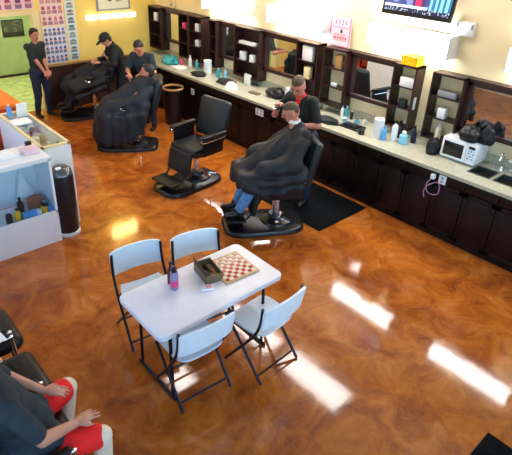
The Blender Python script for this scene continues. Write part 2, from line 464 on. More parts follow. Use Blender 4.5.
for q in ((0, .72, 0, .03), (0, .72, .53, .56), (0, .03, 0, .56), (.69, .72, 0, .56)): box2(b, q[0], q[1], -.035, 0, q[2], q[3], .004)
obj('frame', b, 'grey', t)
b = NB(); box2(b, .01, .71, -.012, 0, .01, .55); obj('backing', b, 'paper', t)
# dark picture in hallway
t = thing('framed_picture', 'dark picture hanging on the pale green hallway wall', 'picture', (3.76, 12.45, .90))
def pic2(u, v): 
    n = noise.noise(V((u * 4, v * 7, 5)))
    return (.06, .07, .05) if v > .25 and n < .25 else ((.13, .13, .11) if v > .25 else (.02, .02, .02))
s = print_grid('print', .44, .34, 30, 24, pic2, 'printed', t); s.location = (.02, -.02, .02)
b = NB(); box2(b, 0, .48, -.018, 0, 0, .38); obj('frame', b, 'plastic_black', t)
# ------------------------------------------------------------------ counters and base cabinets
CF, CT = 5.335, .88
def base_cabinet(label, y0, y1, doors=2):
    t = thing('base_cabinet', label, 'cabinet', ((CF + XW) / 2, (y0 + y1) / 2, 0), 0, 'dark base cabinets under the worktops')
    hx = (XW - CF) / 2; hy = (y1 - y0) / 2
    b = NB(); box2(b, -hx + .02, hx - .002, -hy + .001, hy - .001, .0, .838); obj('body', b, 'wood', t, smooth=False)
    n = doors
    for k in range(n):
        a = -hy + k * 2 * hy / n + .006; c = -hy + (k + 1) * 2 * hy / n - .006
        b = NB(); box2(b, -hx, -hx + .02, a, c, .07, .70, .003)
        for q in ((a, a + .05, .07, .70), (c - .05, c, .07, .70), (a, c, .07, .12), (a, c, .65, .70)): box2(b, -hx - .006, -hx + .002, q[0], q[1], q[2], q[3], .002)
        d = obj('door', b, 'wood', t)
        b = NB(); add_tube(b, [(-hx - .006, c - .035 if k == 0 else a + .035, .50), (-hx - .024, c - .035 if k == 0 else a + .035, .51), (-hx - .024, c - .035 if k == 0 else a + .035, .58), (-hx - .006, c - .035 if k == 0 else a + .035, .59)], .004, 8); obj('handle', b, 'metal_dark', d)
        b = NB(); box2(b, -hx, -hx + .02, a, c, .72, .83, .003); obj('drawer', b, 'wood', t)
ys = [4.87, 5.65, 6.43, 7.21, 7.99, 8.77, 9.55]
names = ['directly behind the barber in the red collar', 'right of the grey outlet plate', 'behind the empty barber chair', 'left of the empty barber chair', 'behind the barber in the dark tee', 'in the far corner by the yellow wall']
for i in range(6): base_cabinet('dark wood base cabinet %s' % names[i], ys[i], ys[i + 1])
ys2 = [1.0, 1.76, 2.52, 3.28, 4.04, 4.74]
names = ['cut off by the right edge of the photo', 'under the twin sinks', 'under the microwave', 'under the blue and white bottles', 'right of the barber in the red collar']
for i in range(5): base_cabinet('dark wood base cabinet %s' % names[i], ys2[i], ys2[i + 1])

def worktop(label, y0, y1, holes=()):
    b = NB(); zs = (CT - .04, CT)
    cuts = sorted(holes)
    y = y0
    for (hx0, hx1, hy0, hy1) in cuts:
        box2(b, 5.295, XW, y, hy0, *zs); box2(b, 5.295, hx0, hy0, hy1, *zs); box2(b, hx1, XW, hy0, hy1, *zs); y = hy1
    box2(b, 5.295, XW, y, y1, *zs)
    t = obj('worktop', b, 'counter', None, smooth=False)
    tag(t, label, 'countertop')
    b = NB(); box2(b, XW - .022, XW - .001, y0, y1, CT + .001, CT + .10, .003); obj('backsplash', b, 'counter', t, smooth=False)
    return t
worktop('long beige worktop behind the three far barber chairs', 4.86, 9.56)
SINKS = [(5.53, 5.78, 2.00, 2.24), (5.53, 5.78, 1.70, 1.94)]
worktop('beige worktop with the microwave and twin sinks', .98, 4.76, [(a, b_, c, d) for a, b_, c, d in sorted(SINKS, key=lambda s: s[2])])
t = thing('sink', 'twin-bowl steel sink set in the worktop beside the microwave', 'sink', (5.65, 1.97, CT))
for (x0, x1, y0, y1) in SINKS:
    b = NB(); x0 -= 5.65; x1 -= 5.65; y0 -= 1.97; y1 -= 1.97; e = .004
    for q in ((x0, x1, y0, y1, -.15, -.145), (x0, x0 + e, y0, y1, -.15, .0), (x1 - e, x1, y0, y1, -.15, 0), (x0, x1, y0, y0 + e, -.15, 0), (x0, x1, y1 - e, y1, -.15, 0),
              (x0 - .015, x0 + e, y0 - .015, y1 + .015, .001, .006), (x1 - e, x1 + .015, y0 - .015, y1 + .015, .001, .006), (x0, x1, y0 - .015, y0 + e, .001, .006), (x0, x1, y1 - e, y1 + .015, .001, .006)):
        box2(b, *q)
    bo = obj('bowl', b, 'steel', t, smooth=False)
    b = NB(); add_lathe(b, [(0, 0), (.03, 0), (.03, .004), (.012, .004), (0, .002)], ((x0 + x1) / 2, (y0 + y1) / 2, -.144), 14); obj('drain', b, 'plastic_black', bo)
t = thing('faucet', 'chrome gooseneck faucet with two handles behind the sinks', 'faucet', (5.88, 2.02, CT))
b = NB(); add_lathe(b, [(0, 0), (.024, 0), (.022, .02), (.014, .03), (.012, .05), (0, .05)], n=16)
add_tube(b, smooth_path([(0, 0, .04), (0, 0, .17), (-.03, 0, .22), (-.09, 0, .21), (-.11, 0, .15)], 5), .010); obj('spout', b, 'chrome', t)
for s in (-1, 1):
    b = NB(); add_lathe(b, [(0, 0), (.02, 0), (.015, .03), (.017, .05), (0, .055)], (0, s * .10, 0), 14); add_tube(b, [(0, s * .10, .045), (-.05, s * .12, .06)], .007, 8); obj('handle', b, 'chrome', t)

# ------------------------------------------------------------------ mirror stations
def station(label, y_hi, segs, zb=.985, zt=1.82, back=False):
    """segs left to right in the photo (y falling): ('col',width) open shelf column, ('mir',width) framed mirror"""
    t = thing('mirror_station', label, 'mirror cabinet', (XW, y_hi, zb), 0, 'dark wood mirror stations along the right wall')
    y = 0.; H = zt - zb; D = .20
    for kind, w in segs:
        if kind == 'col':
            b = NB()
            for q in ((y, y - .02), (y - w + .02, y - w)): box2(b, -D, -.001, q[1], q[0], 0, H)
            box2(b, -D, -.001, y - w, y, 0, .02); box2(b, -D, -.001, y - w, y, H - .025, H)
            if back: box2(b, -.014, -.001, y - w, y, 0, H)
            cpart = obj('shelf_column', b, 'wood2', t, smooth=False)
            for k in (.27, .54):
                b = NB(); box2(b, -D + .01, -.015, y - w + .02, y - .02, k, k + .015); obj('shelf', b, 'wood2', cpart, smooth=False)
        else:
            b = NB(); z0, z1 = .19, H - .03; f = .055
            for q in ((y - w, y, z0, z0 + f), (y - w, y, z1 - f, z1), (y - f, y, z0, z1), (y - w, y - w + f, z0, z1)):
                box2(b, -.11, -.001, q[0], q[1], q[2], q[3], .004)
            box2(b, -.13, -.001, y - w, y, H - .03, H)
            obj('mirror_frame', b, 'wood2', t, smooth=False)
            b = NB(); box2(b, -.075, -.06, y - w + f - .005, y - f + .005, z0 + f - .005, z1 - f + .005); obj('mirror', b, 'mirror', t, smooth=False)
        y -= w
    return t
station('dark mirror station in the far corner beside the yellow wall', 9.54, [('col', .45), ('mir', .62), ('col', .32), ('col', .42)], back=True)
station('long dark double mirror station behind the empty barber chair', 7.52, [('col', .22), ('mir', .50), ('col', .64), ('mir', .82), ('col', .43)], back=True)
station('dark mirror station behind the seated customer, yellow basket on top', 4.80, [('col', .43), ('mir', .75), ('col', .34)])
station('dark mirror station with reflected orange floor behind the microwave', 3.07, [('col', .42), ('mir', .80), ('col', .42)])

# ------------------------------------------------------------------ small containers
def bottle(label, loc, r, h, m, cap='white', name='bottle', cat='bottle', group=None, neck=.35, band=None):
    t = thing(name, label, cat, loc, 0, group)
    b = NB(); add_lathe(b, [(0, 0), (r * .92, 0), (r, r * .1), (r, h * .66), (r * .8, h * .76), (r * neck, h * .82), (r * neck, h * .88), (0, h * .88)], n=18); obj('bottle_body', b, m, t)
    b = NB(); add_lathe(b, [(0, 0), (r * neck * 1.3, 0), (r * neck * 1.25, h * .12), (0, h * .12)], (0, 0, h * .88), 14); obj('cap', b, cap, t)
    if band:
        b = NB(); add_lathe(b, [(r * 1.01, h * .15), (r * 1.015, h * .15), (r * 1.015, h * .55), (r * 1.01, h * .55)], n=18); obj('label_band', b, band, t)
    return t
def spray(label, loc, r, h, m, top='plastic_black', rz=0., group=None):
    t = thing('spray_bottle', label, 'spray bottle', loc, rz, group)
    b = NB(); add_lathe(b, [(0, 0), (r, 0), (r, h * .5), (r * .5, h * .72), (r * .35, h * .76), (0, h * .76)], n=16); obj('bottle_body', b, m, t)
    b = NB(); add_lathe(b, [(0, h * .76), (r * .45, h * .76), (r * .4, h * .85), (0, h * .85)], n=12); add_box(b, (-r * .5, 0, h * .92), (r * 2, r * .6, h * .12), .004); add_box(b, (-r * .9, 0, h * .8), (r * .2, r * .3, h * .18), .003); obj('trigger_head', b, top, t)
    return t
def roll(label, loc, r, h, m='white', group=None):
    t = thing('paper_roll', label, 'paper roll', loc)
    b = NB(); add_lathe(b, [(r * .3, 0), (r, 0), (r, h), (r * .3, h), (r * .3, h * .2), (r * .3, 0)], n=24); obj('roll', b, m, t)
    b = NB(); add_lathe(b, [(r * .22, .002), (r * .29, .002), (r * .29, h + .002), (r * .22, h + .002), (r * .22, .002)], n=16); obj('core', b, 'tan', t)
    return t
def jar(label, loc, r, h, m, lid='white', group=None, name='jar', cat='jar'):
    t = thing(name, label, cat, loc, 0, group)
    b = NB(); add_lathe(b, [(0, 0), (r * .95, 0), (r, .006), (r, h * .82), (0, h * .82)], n=18); obj('jar_body', b, m, t)
    b = NB(); add_lathe(b, [(0, h * .82), (r * 1.04, h * .82), (r * 1.04, h * .97), (r * .9, h), (0, h)], n=18); obj('lid', b, lid, t)
    return t
def lump(name, label, cat, loc, sx, sy, sz, m, seed=0, rz=0.):
    b = NB(); bmesh.ops.create_icosphere(b, subdivisions=4, radius=1)
    for v in b.verts:
        n = noise.noise(v.co * 1.7 + V((seed, 0, 0))) * .28 + noise.noise(v.co * 4 + V((0, seed, 0))) * .10
        v.co = v.co * (1 + n); v.co = V((v.co.x * sx, v.co.y * sy, max(-.45, v.co.z) * sz + .45 * sz))
    o = obj(name, b, m); return tag(o, label, cat, None, loc, rz)

roll('white paper roll on the worktop under the grey-trimmed far station', (5.74, 7.42, CT), .075, .24)
roll('slim white paper roll standing behind the seated customer', (5.66, 5.30, CT), .035, .25)
roll('thick white paper roll beside the blue bottles', (5.60, 3.55, CT), .068, .25)
bottle('slim white bottle between the thick paper roll and the blue jar', (5.66, 3.34, CT), .040, .27, 'white', 'plastic_black')
bottle('blue bottle in front of the slim white bottle', (5.56, 3.43, CT), .032, .19, 'blue', 'blue')
jar('wide light blue jar right of the slim white bottle', (5.66, 3.20, CT), .052, .12, 'ltblue', 'ltblue', name='jar')
b = NB(); ball(b, (0, 0, .028), .03); tag(obj('cotton_ball', b, 'paper'), 'white ball resting on the light blue jar lid', 'ball', None, (5.66, 3.20, CT + .119))
spray('dark spray bottle behind the light blue jar', (5.80, 3.14, CT), .035, .24, 'navy', rz=.4)
spray('black spray bottle behind the slim white bottle', (5.82, 3.36, CT), .035, .24, 'plastic_black', rz=.1)
bottle('purple bottle behind the thick paper roll', (5.80, 3.66, CT), .032, .18, 'purple', 'plastic_black')
jar('small black bowl in front of the thick paper roll', (5.50, 3.74, CT), .045, .07, 'plastic_black', 'plastic_black', name='bowl', cat='bowl')
b = NB(); add_box(b, (0, 0, .012), (.22, .32, .02), .008); add_box(b, (0, 0, .03), (.14, .22, .015), .006)
tag(obj('tray', b, 'plastic_black'), 'flat black tray of clipper tools right of the black cloth', 'tray', None, (5.62, 3.98, CT))
lump('cloth', 'crumpled black cloth on the worktop by the barber with the red collar', 'cloth', (5.50, 4.32, CT), .12, .17, .05, 'shirt_black', 3)
bottle('white and teal bottle left of the mirror above the black cloth', (5.86, 4.36, CT), .024, .17, 'white', 'teal')
bottle('teal bottle beside the white and teal one below the mirror', (5.86, 4.28, CT), .024, .18, 'teal', 'white')
bottle('short dark green bottle below the mirror near the teal one', (5.88, 4.20, CT), .022, .13, 'shirt_green', 'white')
jar('small white jar below the framed mirror', (5.86, 3.96, CT), .03, .06, 'white', 'white')
jar('small light blue jar in the clutter left of the clipper tray', (5.72, 4.20, CT), .035, .06, 'ltblue', 'white')
jar('clear-blue disinfectant jar behind the clipper tray', (5.80, 4.04, CT), .04, .08, 'ltblue', 'chrome')
bottle('white lotion bottle by the left end of the near worktop', (5.44, 4.56, CT), .03, .13, 'white', 'white')
jar('silver clipper stand jar by the left end of the near worktop', (5.60, 4.62, CT), .04, .07, 'grey', 'grey')
# far worktop
lump('cloth', 'crumpled black cloth in front of the far white paper roll', 'cloth', (5.52, 7.40, CT), .12, .16, .05, 'shirt_black', 9)
lump('cloth', 'teal and white towel heaped beside the barber in the dark tee', 'towel', (5.60, 8.45, CT), .14, .20, .10, 'teal', 5)
bottle('white bottle with round cap standing behind the teal towel', (5.80, 8.05, CT), .035, .20, 'white', 'white')
b = NB(); add_box(b, (0, 0, .02), (.2, .24, .04), .008); tag(obj('paper_box', b, 'paper'), 'white flat box on the worktop by the teal towel', 'box', None, (5.50, 8.0, CT))
bottle('teal bottle between the towel and the far paper roll', (5.76, 7.78, CT), .032, .17, 'teal', 'white')
bottle('magenta bottle standing at the far end clutter', (5.70, 8.2, CT), .03, .15, 'magenta', 'plastic_black')
bottle('teal spray-shaped bottle right of the far paper roll', (5.72, 7.08, CT), .034, .17, 'teal', 'white')
bottle('pale blue bottle right of the teal one past the far paper roll', (5.80, 6.98, CT), .03, .15, 'ltblue', 'white')
lump('cloth', 'black cloth lying left of the white dome bowl', 'cloth', (5.60, 6.72, CT), .14, .2, .045, 'shirt_black', 14)
b = NB(); add_lathe(b, [(0, .105), (.05, .10), (.085, .07), (.10, .02), (.115, .012), (.115, 0), (0, 0)], n=22); tag(obj('dome_cap', b, 'paper'), 'white dome-shaped cap lying on the worktop edge', 'cap', None, (5.47, 6.42, CT))
b = NB(); add_box(b, (0, 0, .09), (.04, .15, .18), .005); tag(obj('paper_box', b, 'paper'), 'white upright box under the open shelf of the double station', 'box', None, (5.84, 6.42, CT))
lump('bag', 'black bag slumped on the worktop left of the slim paper roll', 'bag', (5.74, 5.62, CT), .13, .19, .10, 'black', 21)
b = NB(); add_lathe(b, [(0, 0), (.09, 0), (.11, .012), (.105, .014), (.085, .004), (0, .004)], n=22); tag(obj('tray', b, 'steel'), 'round dark tray in front of the slim paper roll', 'tray', None, (5.50, 5.20, CT))
b = NB(); add_box(b, (0, 0, .012), (.10, .22, .02), .006); tag(obj('comb_case', b, 'box_olive'), 'olive comb case lying mid worktop right of the white cap', 'case', None, (5.58, 5.95, CT))
jar('small blue jar left of the round dark tray', (5.66, 5.08, CT), .035, .06, 'ltblue', 'white')
jar('white jar near the right end of the long worktop', (5.80, 5.02, CT), .035, .08, 'white', 'grey')
# shelf items
shelf_z = (.985 + .02, .985 + .285, .985 + .555)
SH = [
 ('small_box', 'white card on the top shelf of the far corner station', 'card', 9.36, 2, (.05, .12, .16), 'paper'),
 ('small_box', 'purple box on the top shelf right of the far corner mirror', 'box', 8.33, 2, (.08, .12, .10), 'magenta'),
 ('small_box', 'white packet on the top shelf of the station before the yellow gap', 'box', 7.92, 2, (.07, .12, .14), 'paper'),
 ('small_box', 'pale box on the middle shelf before the yellow gap', 'box', 7.92, 1, (.07, .12, .11), 'white'),
 ('small_box', 'long white box on the top shelf of the double station', 'box', 6.50, 2, (.10, .40, .05), 'paper'),
 ('small_box', 'pale blue packet on the middle shelf of the double station', 'box', 6.62, 1, (.08, .12, .14), 'white'),
 ('small_box', 'small white packet on the middle shelf of the double station', 'box', 6.38, 1, (.08, .10, .12), 'paper'),
 ('small_box', 'white box on the top shelf behind the barber with red collar', 'box', 5.14, 2, (.08, .20, .22), 'paper'),
 ('small_box', 'beige carton on the middle shelf behind the barber with red collar', 'box', 5.12, 1, (.08, .12, .18), 'trimc'),
 ('small_box', 'small white tube on the middle shelf left of the clear mirror', 'box', 4.60, 1, (.04, .10, .05), 'white'),
 ('small_box', 'tan carton on the top shelf left of the clear mirror', 'box', 4.55, 2, (.06, .12, .20), 'tan'),
 ('small_box', 'white box on the top shelf beneath the yellow basket', 'box', 3.42, 2, (.08, .20, .12), 'paper'),
 ('small_box', 'white tube on the middle shelf beneath the yellow basket', 'box', 3.30, 1, (.05, .06, .16), 'white'),
 ('small_box', 'dark green box on the middle shelf near the white tube', 'box', 3.44, 1, (.06, .10, .10), 'shirt_green'),
 ('small_box', 'pale box on the top shelf of the station behind the microwave', 'box', 2.86, 2, (.08, .24, .07), 'grey'),
 ('small_box', 'white cup-shaped box on the middle shelf behind the microwave', 'box', 2.88, 1, (.08, .10, .13), 'paper'),
]
for nm, lb, ct, y, lv, s, m_ in SH:
    b = NB(); add_box(b, (0, 0, s[2] / 2), s, .006); tag(obj(nm, b, m_), lb, ct, None, (5.90, y, shelf_z[lv]))
bottle('cream bottle with a rounded shoulder on the lowest shelf left of the microwave', (5.91, 2.88, shelf_z[0]), .04, .19, 'pale', 'white')
# basket on station
t = thing('basket', 'bright yellow slotted basket on top of the mirror station', 'basket', (5.91, 3.42, 1.82)); t.scale = (.85, .72, .95)
b = NB()
box2(b, -.09, .09, -.15, .15, 0, .012, .004)
for s in (-1, 1):
    for k in range(7): box2(b, -.09 + .0, -.08, -.15 + k * .045, -.125 + k * .045, .01, .11) if s < 0 else box2(b, .08, .09, -.15 + k * .045, -.125 + k * .045, .01, .11)
    for k in range(4): box2(b, -.09 + k * .05, -.062 + k * .05, s * .15 - .005, s * .15 + .005, .01, .11)
obj('slats', b, 'yellow', t, smooth=False)
b = NB()
for q in ((-.1, .1, .145, .16), (-.1, .1, -.16, -.145), (-.1, -.085, -.16, .16), (.085, .1, -.16, .16)): box2(b, *q, .095, .125, .004)
obj('rim', b, 'yellow', t)
b = NB(); 
for k in range(5): ball(b, (-.03 + .03 * (k % 2), -.10 + k * .05, .075), .045, .04, .05, 8)
tag(obj('packets', b, 'yellow'), 'yellow packets heaped inside the yellow basket', 'packets', None, (5.91, 3.42, 1.82))['kind'] = 'stuff'; bpy.data.objects['packets'].scale = (.85, .72, .95)
# salon sign leaning on wall on the station
t = thing('sign', 'white sign with pink edges and purple and red writing above the station', 'sign', (5.97, 4.83, 1.83), -PI / 2)
def sign(u, v):
    if u < .05 or u > .92 or v < .04: return (.85, .30, .45)
    if .74 < v < .90 and .2 < u < .85:
        k = (u - .2) / .65 * 4; f = k - int(k)
        if abs(f - .35 - (v - .82) * 1.2) < .16: return (.30, .12, .45)
    if .62 < v < .70 and .1 < u < .9: return (.75, .45, .65)
    if .46 < v < .60 and abs(u - .55) < .05: return (.06, .01, .06)
    if .38 < v < .42 and .2 < u < .8: return (.8, .2, .3)
    if .18 < v < .36 and .15 < u < .85:
        f = u * 8 - int(u * 8)
        return (.85, .06, .12) if (f < .55 and v > .26) else (.90, .45, .48)
    return (.85, .70, .76)
s = print_grid('print', .36, .40, 48, 54, sign, 'printed', t); s.location = (0, -.006, 0); 
b = NB(); box2(b, 0, .36, -.005, .01, 0, .4); obj('board', b, 'paper', t)
# television
t = thing('television', 'wall-mounted black television tilted down, top cut off by the photo', 'television', (XW - .17, 3.47, 2.41), -PI / 2)
tv = NB(); rx = Matrix.Rotation(math.radians(-9), 3, 'X')
def tvb(c, s, bev=.005):
    c = rx @ V(c); b = NB(); add_box(b, c, s, bev, rx); return b

obj('casing', tvb((0, .0, .28), (.94, .05, .60), .008), 'plastic_black', t)
obj('bracket', tvb((0, .075, .29), (.2, .088, .2), .004), 'metal_dark', t)
def screen(u, v):
    if v < .10: return (.015, .02, .05) if noise.noise(V((u * 60, v * 30, 2))) < .25 else (.5, .55, .7)
    if v < .16 and u < .66: return (.85, .87, .95)
    if ((u - .52) / .045) ** 2 + ((v - .24) / .09) ** 2 < 1: return (.95, .03, .12)
    if .44 < u < .62 and v < .42: return (.08, .03, .12)
    if u > .68: return (.25, .60, .85) if (int(u * 26) % 2 == 0) else (.04, .16, .30)
    n = noise.noise(V((u * 9, v * 5, 1)))
    return (.04, .07, .22) if n < .12 else (.22, .24, .55)
s = print_grid('screen', .88, .53, 88, 53, screen, 'screen', t); s.rotation_euler = (math.radians(-9), 0, 0); s.location = rx @ V((-.44, -.0265, .03))
# wall boxes
t = thing('wall_box', 'white rectangular box with grey knobs on the wall right of the television', 'wall box', (XW, 2.88, 2.33), 0)
b = NB(); box2(b, -.05, 0, -.115, .115, -.075, .085, .008); obj('cover', b, 'white', t)
for s in (-1, 1):
    b = NB(); box2(b, -.06, -.05, s * .09 - .012, s * .09 + .012, .01, .06, .003); obj('knob', b, 'grey', t)
t = thing('dispenser', 'small white box on the yellow wall above the far corner station', 'wall box', (XW, 8.9, 1.93), 0)
b = NB(); box2(b, -.06, 0, -.08, .08, -.1, .1, .01); obj('cover', b, 'trimc', t)
b = NB(); box2(b, -.066, -.058, -.04, .04, -.05, -.01, .003); obj('slot', b, 'grey', t)
# outlets on cabinet fronts
def outlet(label, y, z, n=1):
    t = thing('outlet_plate', label, 'outlet', (CF - .006, y, z), 0)
    b = NB(); box2(b, -.008, .006, -.045 * n, .045 * n, -.055, .055, .004); obj('plate', b, 'white', t)
    for k in range(n):
        for s in (-1, 1):
            b = NB(); add_box(b, (-.009, (k - (n - 1) / 2) * .085, s * .022), (.004, .03, .026), .001); obj('socket', b, 'grey', t)
outlet('pinkish grey outlet plate on the cabinet right of the empty barber chair', 5.55, .72, 2)
outlet('small white outlet plate on the far cabinets near the round bin', 7.33, .62, 1)
outlet('white outlet plate with a plug on the cabinet under the microwave', 2.42, .76, 1)
outlet('grey outlet plate on the cabinet end beside the barber with red collar', 4.60, .74, 1)
t = thing('power_cord', 'white plug and looped pinkish cord hanging from the microwave outlet', 'cord', (CF, 2.50, .76))
b = NB(); add_box(b, (-.045, .02, .02), (.05, .05, .06), .008); obj('plug', b, 'white', t)
b = NB(); add_tube(b, smooth_path([(-.05, .02, 0), (-.06, .07, -.08), (-.06, .06, -.17), (-.06, .00, -.20), (-.06, -.08, -.17), (-.06, -.09, -.08), (-.055, -.05, -.03), (-.065, .05, -.10), (-.06, .09, -.19), (-.06, .07, -.27)], 6), .006, 8); obj('cord', b, mat('pink_cord', (.40, .22, .32), .5), t)

# microwave
t = thing('microwave', 'white microwave oven with a dark window on the near worktop', 'microwave', (5.83, 2.475, CT), 0); t.scale = (.86, .86, .92)
b = NB(); box2(b, -.16, .19, -.25, .25, .015, .29, .012); obj('body', b, 'white', t)
b = NB(); box2(b, -.185, -.155, -.11, .248, .02, .285, .01); d = obj('door', b, 'white', t)
b = NB(); box2(b, -.189, -.183, -.07, .215, .06, .245, .004); obj('window', b, 'plastic_black', d)
b = NB(); box2(b, -.183, -.155, -.248, -.115, .02, .285, .008); p = obj('control_panel', b, 'white', t)
b = NB(); box2(b, -.187, -.181, -.225, -.14, .225, .262, .002); obj('display', b, 'plastic_black', p)
for k in range(3):
    for j in range(4):
        b = NB(); add_box(b, (-.185, -.15 - k * .032, .20 - j * .035), (.006, .022, .022), .002); obj('button', b, 'grey' if (k + j) % 2 else 'ltblue', p)
for (x, y) in ((-.12, -.2), (-.12, .2), (.15, -.2), (.15, .2)):
    b = NB(); add_cone(b, (x, y, 0), (x, y, .016), .015, .015, 10); obj('foot', b, 'plastic_black', t)
lump('bag', 'black bag resting on top of the microwave, right half', 'bag', (5.78, 2.42, CT + .268), .11, .13, .12, 'black', 31)
lump('bag', 'black bag standing higher behind the one on the microwave', 'bag', (5.83, 2.25, CT + .268), .065, .09, .14, 'black', 37)
lump('bag', 'small black bag squeezed left of the microwave', 'bag', (5.70, 2.80, CT), .10, .07, .14, 'black', 41)
b = NB(); add_box(b, (0, 0, .015), (.07, .16, .03), .008); tag(obj('soap_dish', b, 'paper'), 'white soap dish lying on the worktop behind the faucet', 'soap dish', None, (5.96, 1.90, CT + .101))

# ------------------------------------------------------------------ bin under far worktop
t = thing('waste_bin', 'black bin with a tan rim in front of the far cabinets', 'bin', (5.08, 7.60, 0))
b = NB(); add_lathe(b, [(0, 0), (.15, 0), (.19, .66), (.18, .66), (.14, .02), (0, .02)], n=24); obj('bin_body', b, 'plastic_black', t)
b = NB(); add_lathe(b, [(.17, .655), (.20, .655), (.205, .675), (.195, .69), (.17, .685), (.17, .655)], n=24); obj('rim', b, 'tan', t)

# ------------------------------------------------------------------ trash can by display case
t = thing('trash_can', 'tall black cylindrical trash can with a domed lid beside the display case', 'trash can', (1.925, 5.18, 0)); t.scale = (.86, .86, .98)
b = NB(); add_lathe(b, [(0, 0), (.152, 0), (.156, .01), (.156, .045), (.150, .05), (0, .05)], n=32); obj('base_ring', b, 'white', t)
b = NB(); add_lathe(b, [(0, .05), (.148, .05), (.15, .07), (.15, .76), (.145, .78), (.12, .785), (0, .785)], n=32); obj('can_body', b, 'plastic_black', t)
b = NB(); add_lathe(b, [(.142, .785), (.146, .79), (.13, .84), (.09, .875), (.05, .885), (0, .888), (0, .86), (.05, .855), (.1, .83), (.12, .79), (.142, .785)], n=32); l_ = obj('lid', b, mat('smoky_lid', (.10, .11, .12), .15, .3), t)
b = NB(); add_box(b, (-.05, -.06, .878), (.07, .05, .02), .006); obj('flap', b, 'white', l_)

# ------------------------------------------------------------------ display cases and orange desk
def case_front():
    t = thing('display_case', 'white front display case with bottles behind its glass', 'display case', (1.79, 5.06, 0))
    W, D, H = 1.55, .46, 1.06
    b = NB(); box2(b, -W, 0, 0, .02, 0, .37); box2(b, -W, 0, .02, D, 0, .35); obj('plinth', b, 'white', t, smooth=False)
    b = NB(); box2(b, -.025, 0, .0, D, .37, H - .03); obj('side_panel', b, 'white', t, smooth=False); b = NB(); box2(b, -W, -W + .025, 0, D, .37, H - .03); obj('side_panel', b, 'white', t, smooth=False)
    b = NB(); box2(b, -W + .03, -.03, D - .02, D, .37, H - .03); obj('back_panel', b, 'white', t, smooth=False)
    b = NB(); box2(b, -W, 0, 0, .025, H - .05, H - .02); box2(b, -W, 0, 0, .02, .37, .40); obj('front_rail', b, 'white', t, smooth=False)
    b = NB(); box2(b, -W - .01, .0, -.01, D, H - .02, H, .003); obj('top', b, 'white', t, smooth=False)
    b = NB(); box2(b, -W + .03, -.03, .006, .012, .40, H - .05); obj('glass_front', b, 'glass_case', t, smooth=False)
case_front()
def case_side():
    t = thing('display_case', 'white side display case with a glass top running toward the doorway', 'display case', (1.80, 5.33, 0))
    W, D, H = .34, 1.42, 1.06
    b = NB(); box2(b, 0, W, 0, D, 0, .5); obj('plinth', b, 'white', t, smooth=False)
    b = NB(); box2(b, 0, W, 0, .02, .5, H - .03); box2(b, 0, W, D - .02, D, .5, H - .03); box2(b, 0, .02, .02, D - .02, .5, H - .03); box2(b, W - .02, W, .02, D - .02, .5, H - .03); obj('side_panel', b, 'white', t, smooth=False)
    b = NB(); f = .035
    for q in ((0, W, 0, f), (0, W, D - f, D), (0, f, 0, D), (W - f, W, 0, D)): box2(b, q[0], q[1], q[2], q[3], H - .03, H, .003)
    obj('top_frame', b, 'trimc', t, smooth=False)
    b = NB(); box2(b, f, W - f, f, D - f, H - .016, H - .010); obj('glass_top', b, 'glass_top', t, smooth=False)
    b = NB(); box2(b, .02, W - .02, .02, D - .02, .79, .80); obj('shelf', b, 'white', t, smooth=False)
case_side()
# things in the side case (on its inner shelf z .80)
bottle('white round bottle lying inside the side case near its front end', (1.99, 5.62, .80), .055, .19, 'white', 'white')
bottle('black bottle standing inside the side case beside the white one', (2.06, 5.50, .80), .035, .22, 'plastic_black', 'plastic_black')
jar('white jar in the middle of the side case', (1.93, 5.90, .80), .06, .17, 'white', 'white')
jar('beige jar in the middle of the side case', (2.04, 6.10, .80), .05, .14, 'tan', 'white')
bottle('green bottle inside the far half of the side case', (2.06, 6.32, .80), .035, .18, 'shirt_green', 'white')
jar('small yellow jar inside the far half of the side case', (1.94, 6.26, .80), .04, .10, 'yellow', 'white')
b = NB(); add_box(b, (0, 0, .06), (.12, .18, .12), .008); tag(obj('carton', b, 'paper'), 'white carton inside the far end of the side case', 'carton', None, (1.95, 6.52, .80))
# on the side case
b = NB(); add_box(b, (0, 0, .09), (.13, .03, .18), .004, Matrix.Rotation(.2, 3, 'X')); tag(obj('card_stand', b, 'paper'), 'white upright card standing at the far end of the side case', 'card', None, (2.02, 6.46, 1.063))
bottle('blue and clear bottle at the far end of the side case', (1.90, 6.58, 1.06), .03, .15, 'blue', 'white')
b = NB(); add_box(b, (0, 0, .012), (.22, .20, .024), .004); tag(obj('paper_stack', b, 'paper'), 'white paper stack at the far end of the side case', 'papers', None, (1.92, 6.26, 1.06))
bottle('pale blue bottle right of the white card on the side case', (2.10, 6.60, 1.06), .028, .13, 'ltblue', 'white')
# on front case
b = NB(); add_box(b, (0, 0, .02), (.24, .17, .04), .006); tag(obj('paper_stack', b, 'paper'), 'white paper stack on the front case near the orange desk', 'papers', None, (1.42, 5.32, 1.06))
b = NB(); add_box(b, (0, 0, .03), (.16, .14, .06), .012); tag(obj('tissue_box', b, mat('pink_white_card', (.75, .55, .62), .6)), 'pinkish white box on the corner of the front case', 'box', None, (1.66, 5.28, 1.06))
jar('squat black jar behind the pinkish box at the corner', (1.70, 5.42, 1.06), .035, .07, 'plastic_black', 'plastic_black')
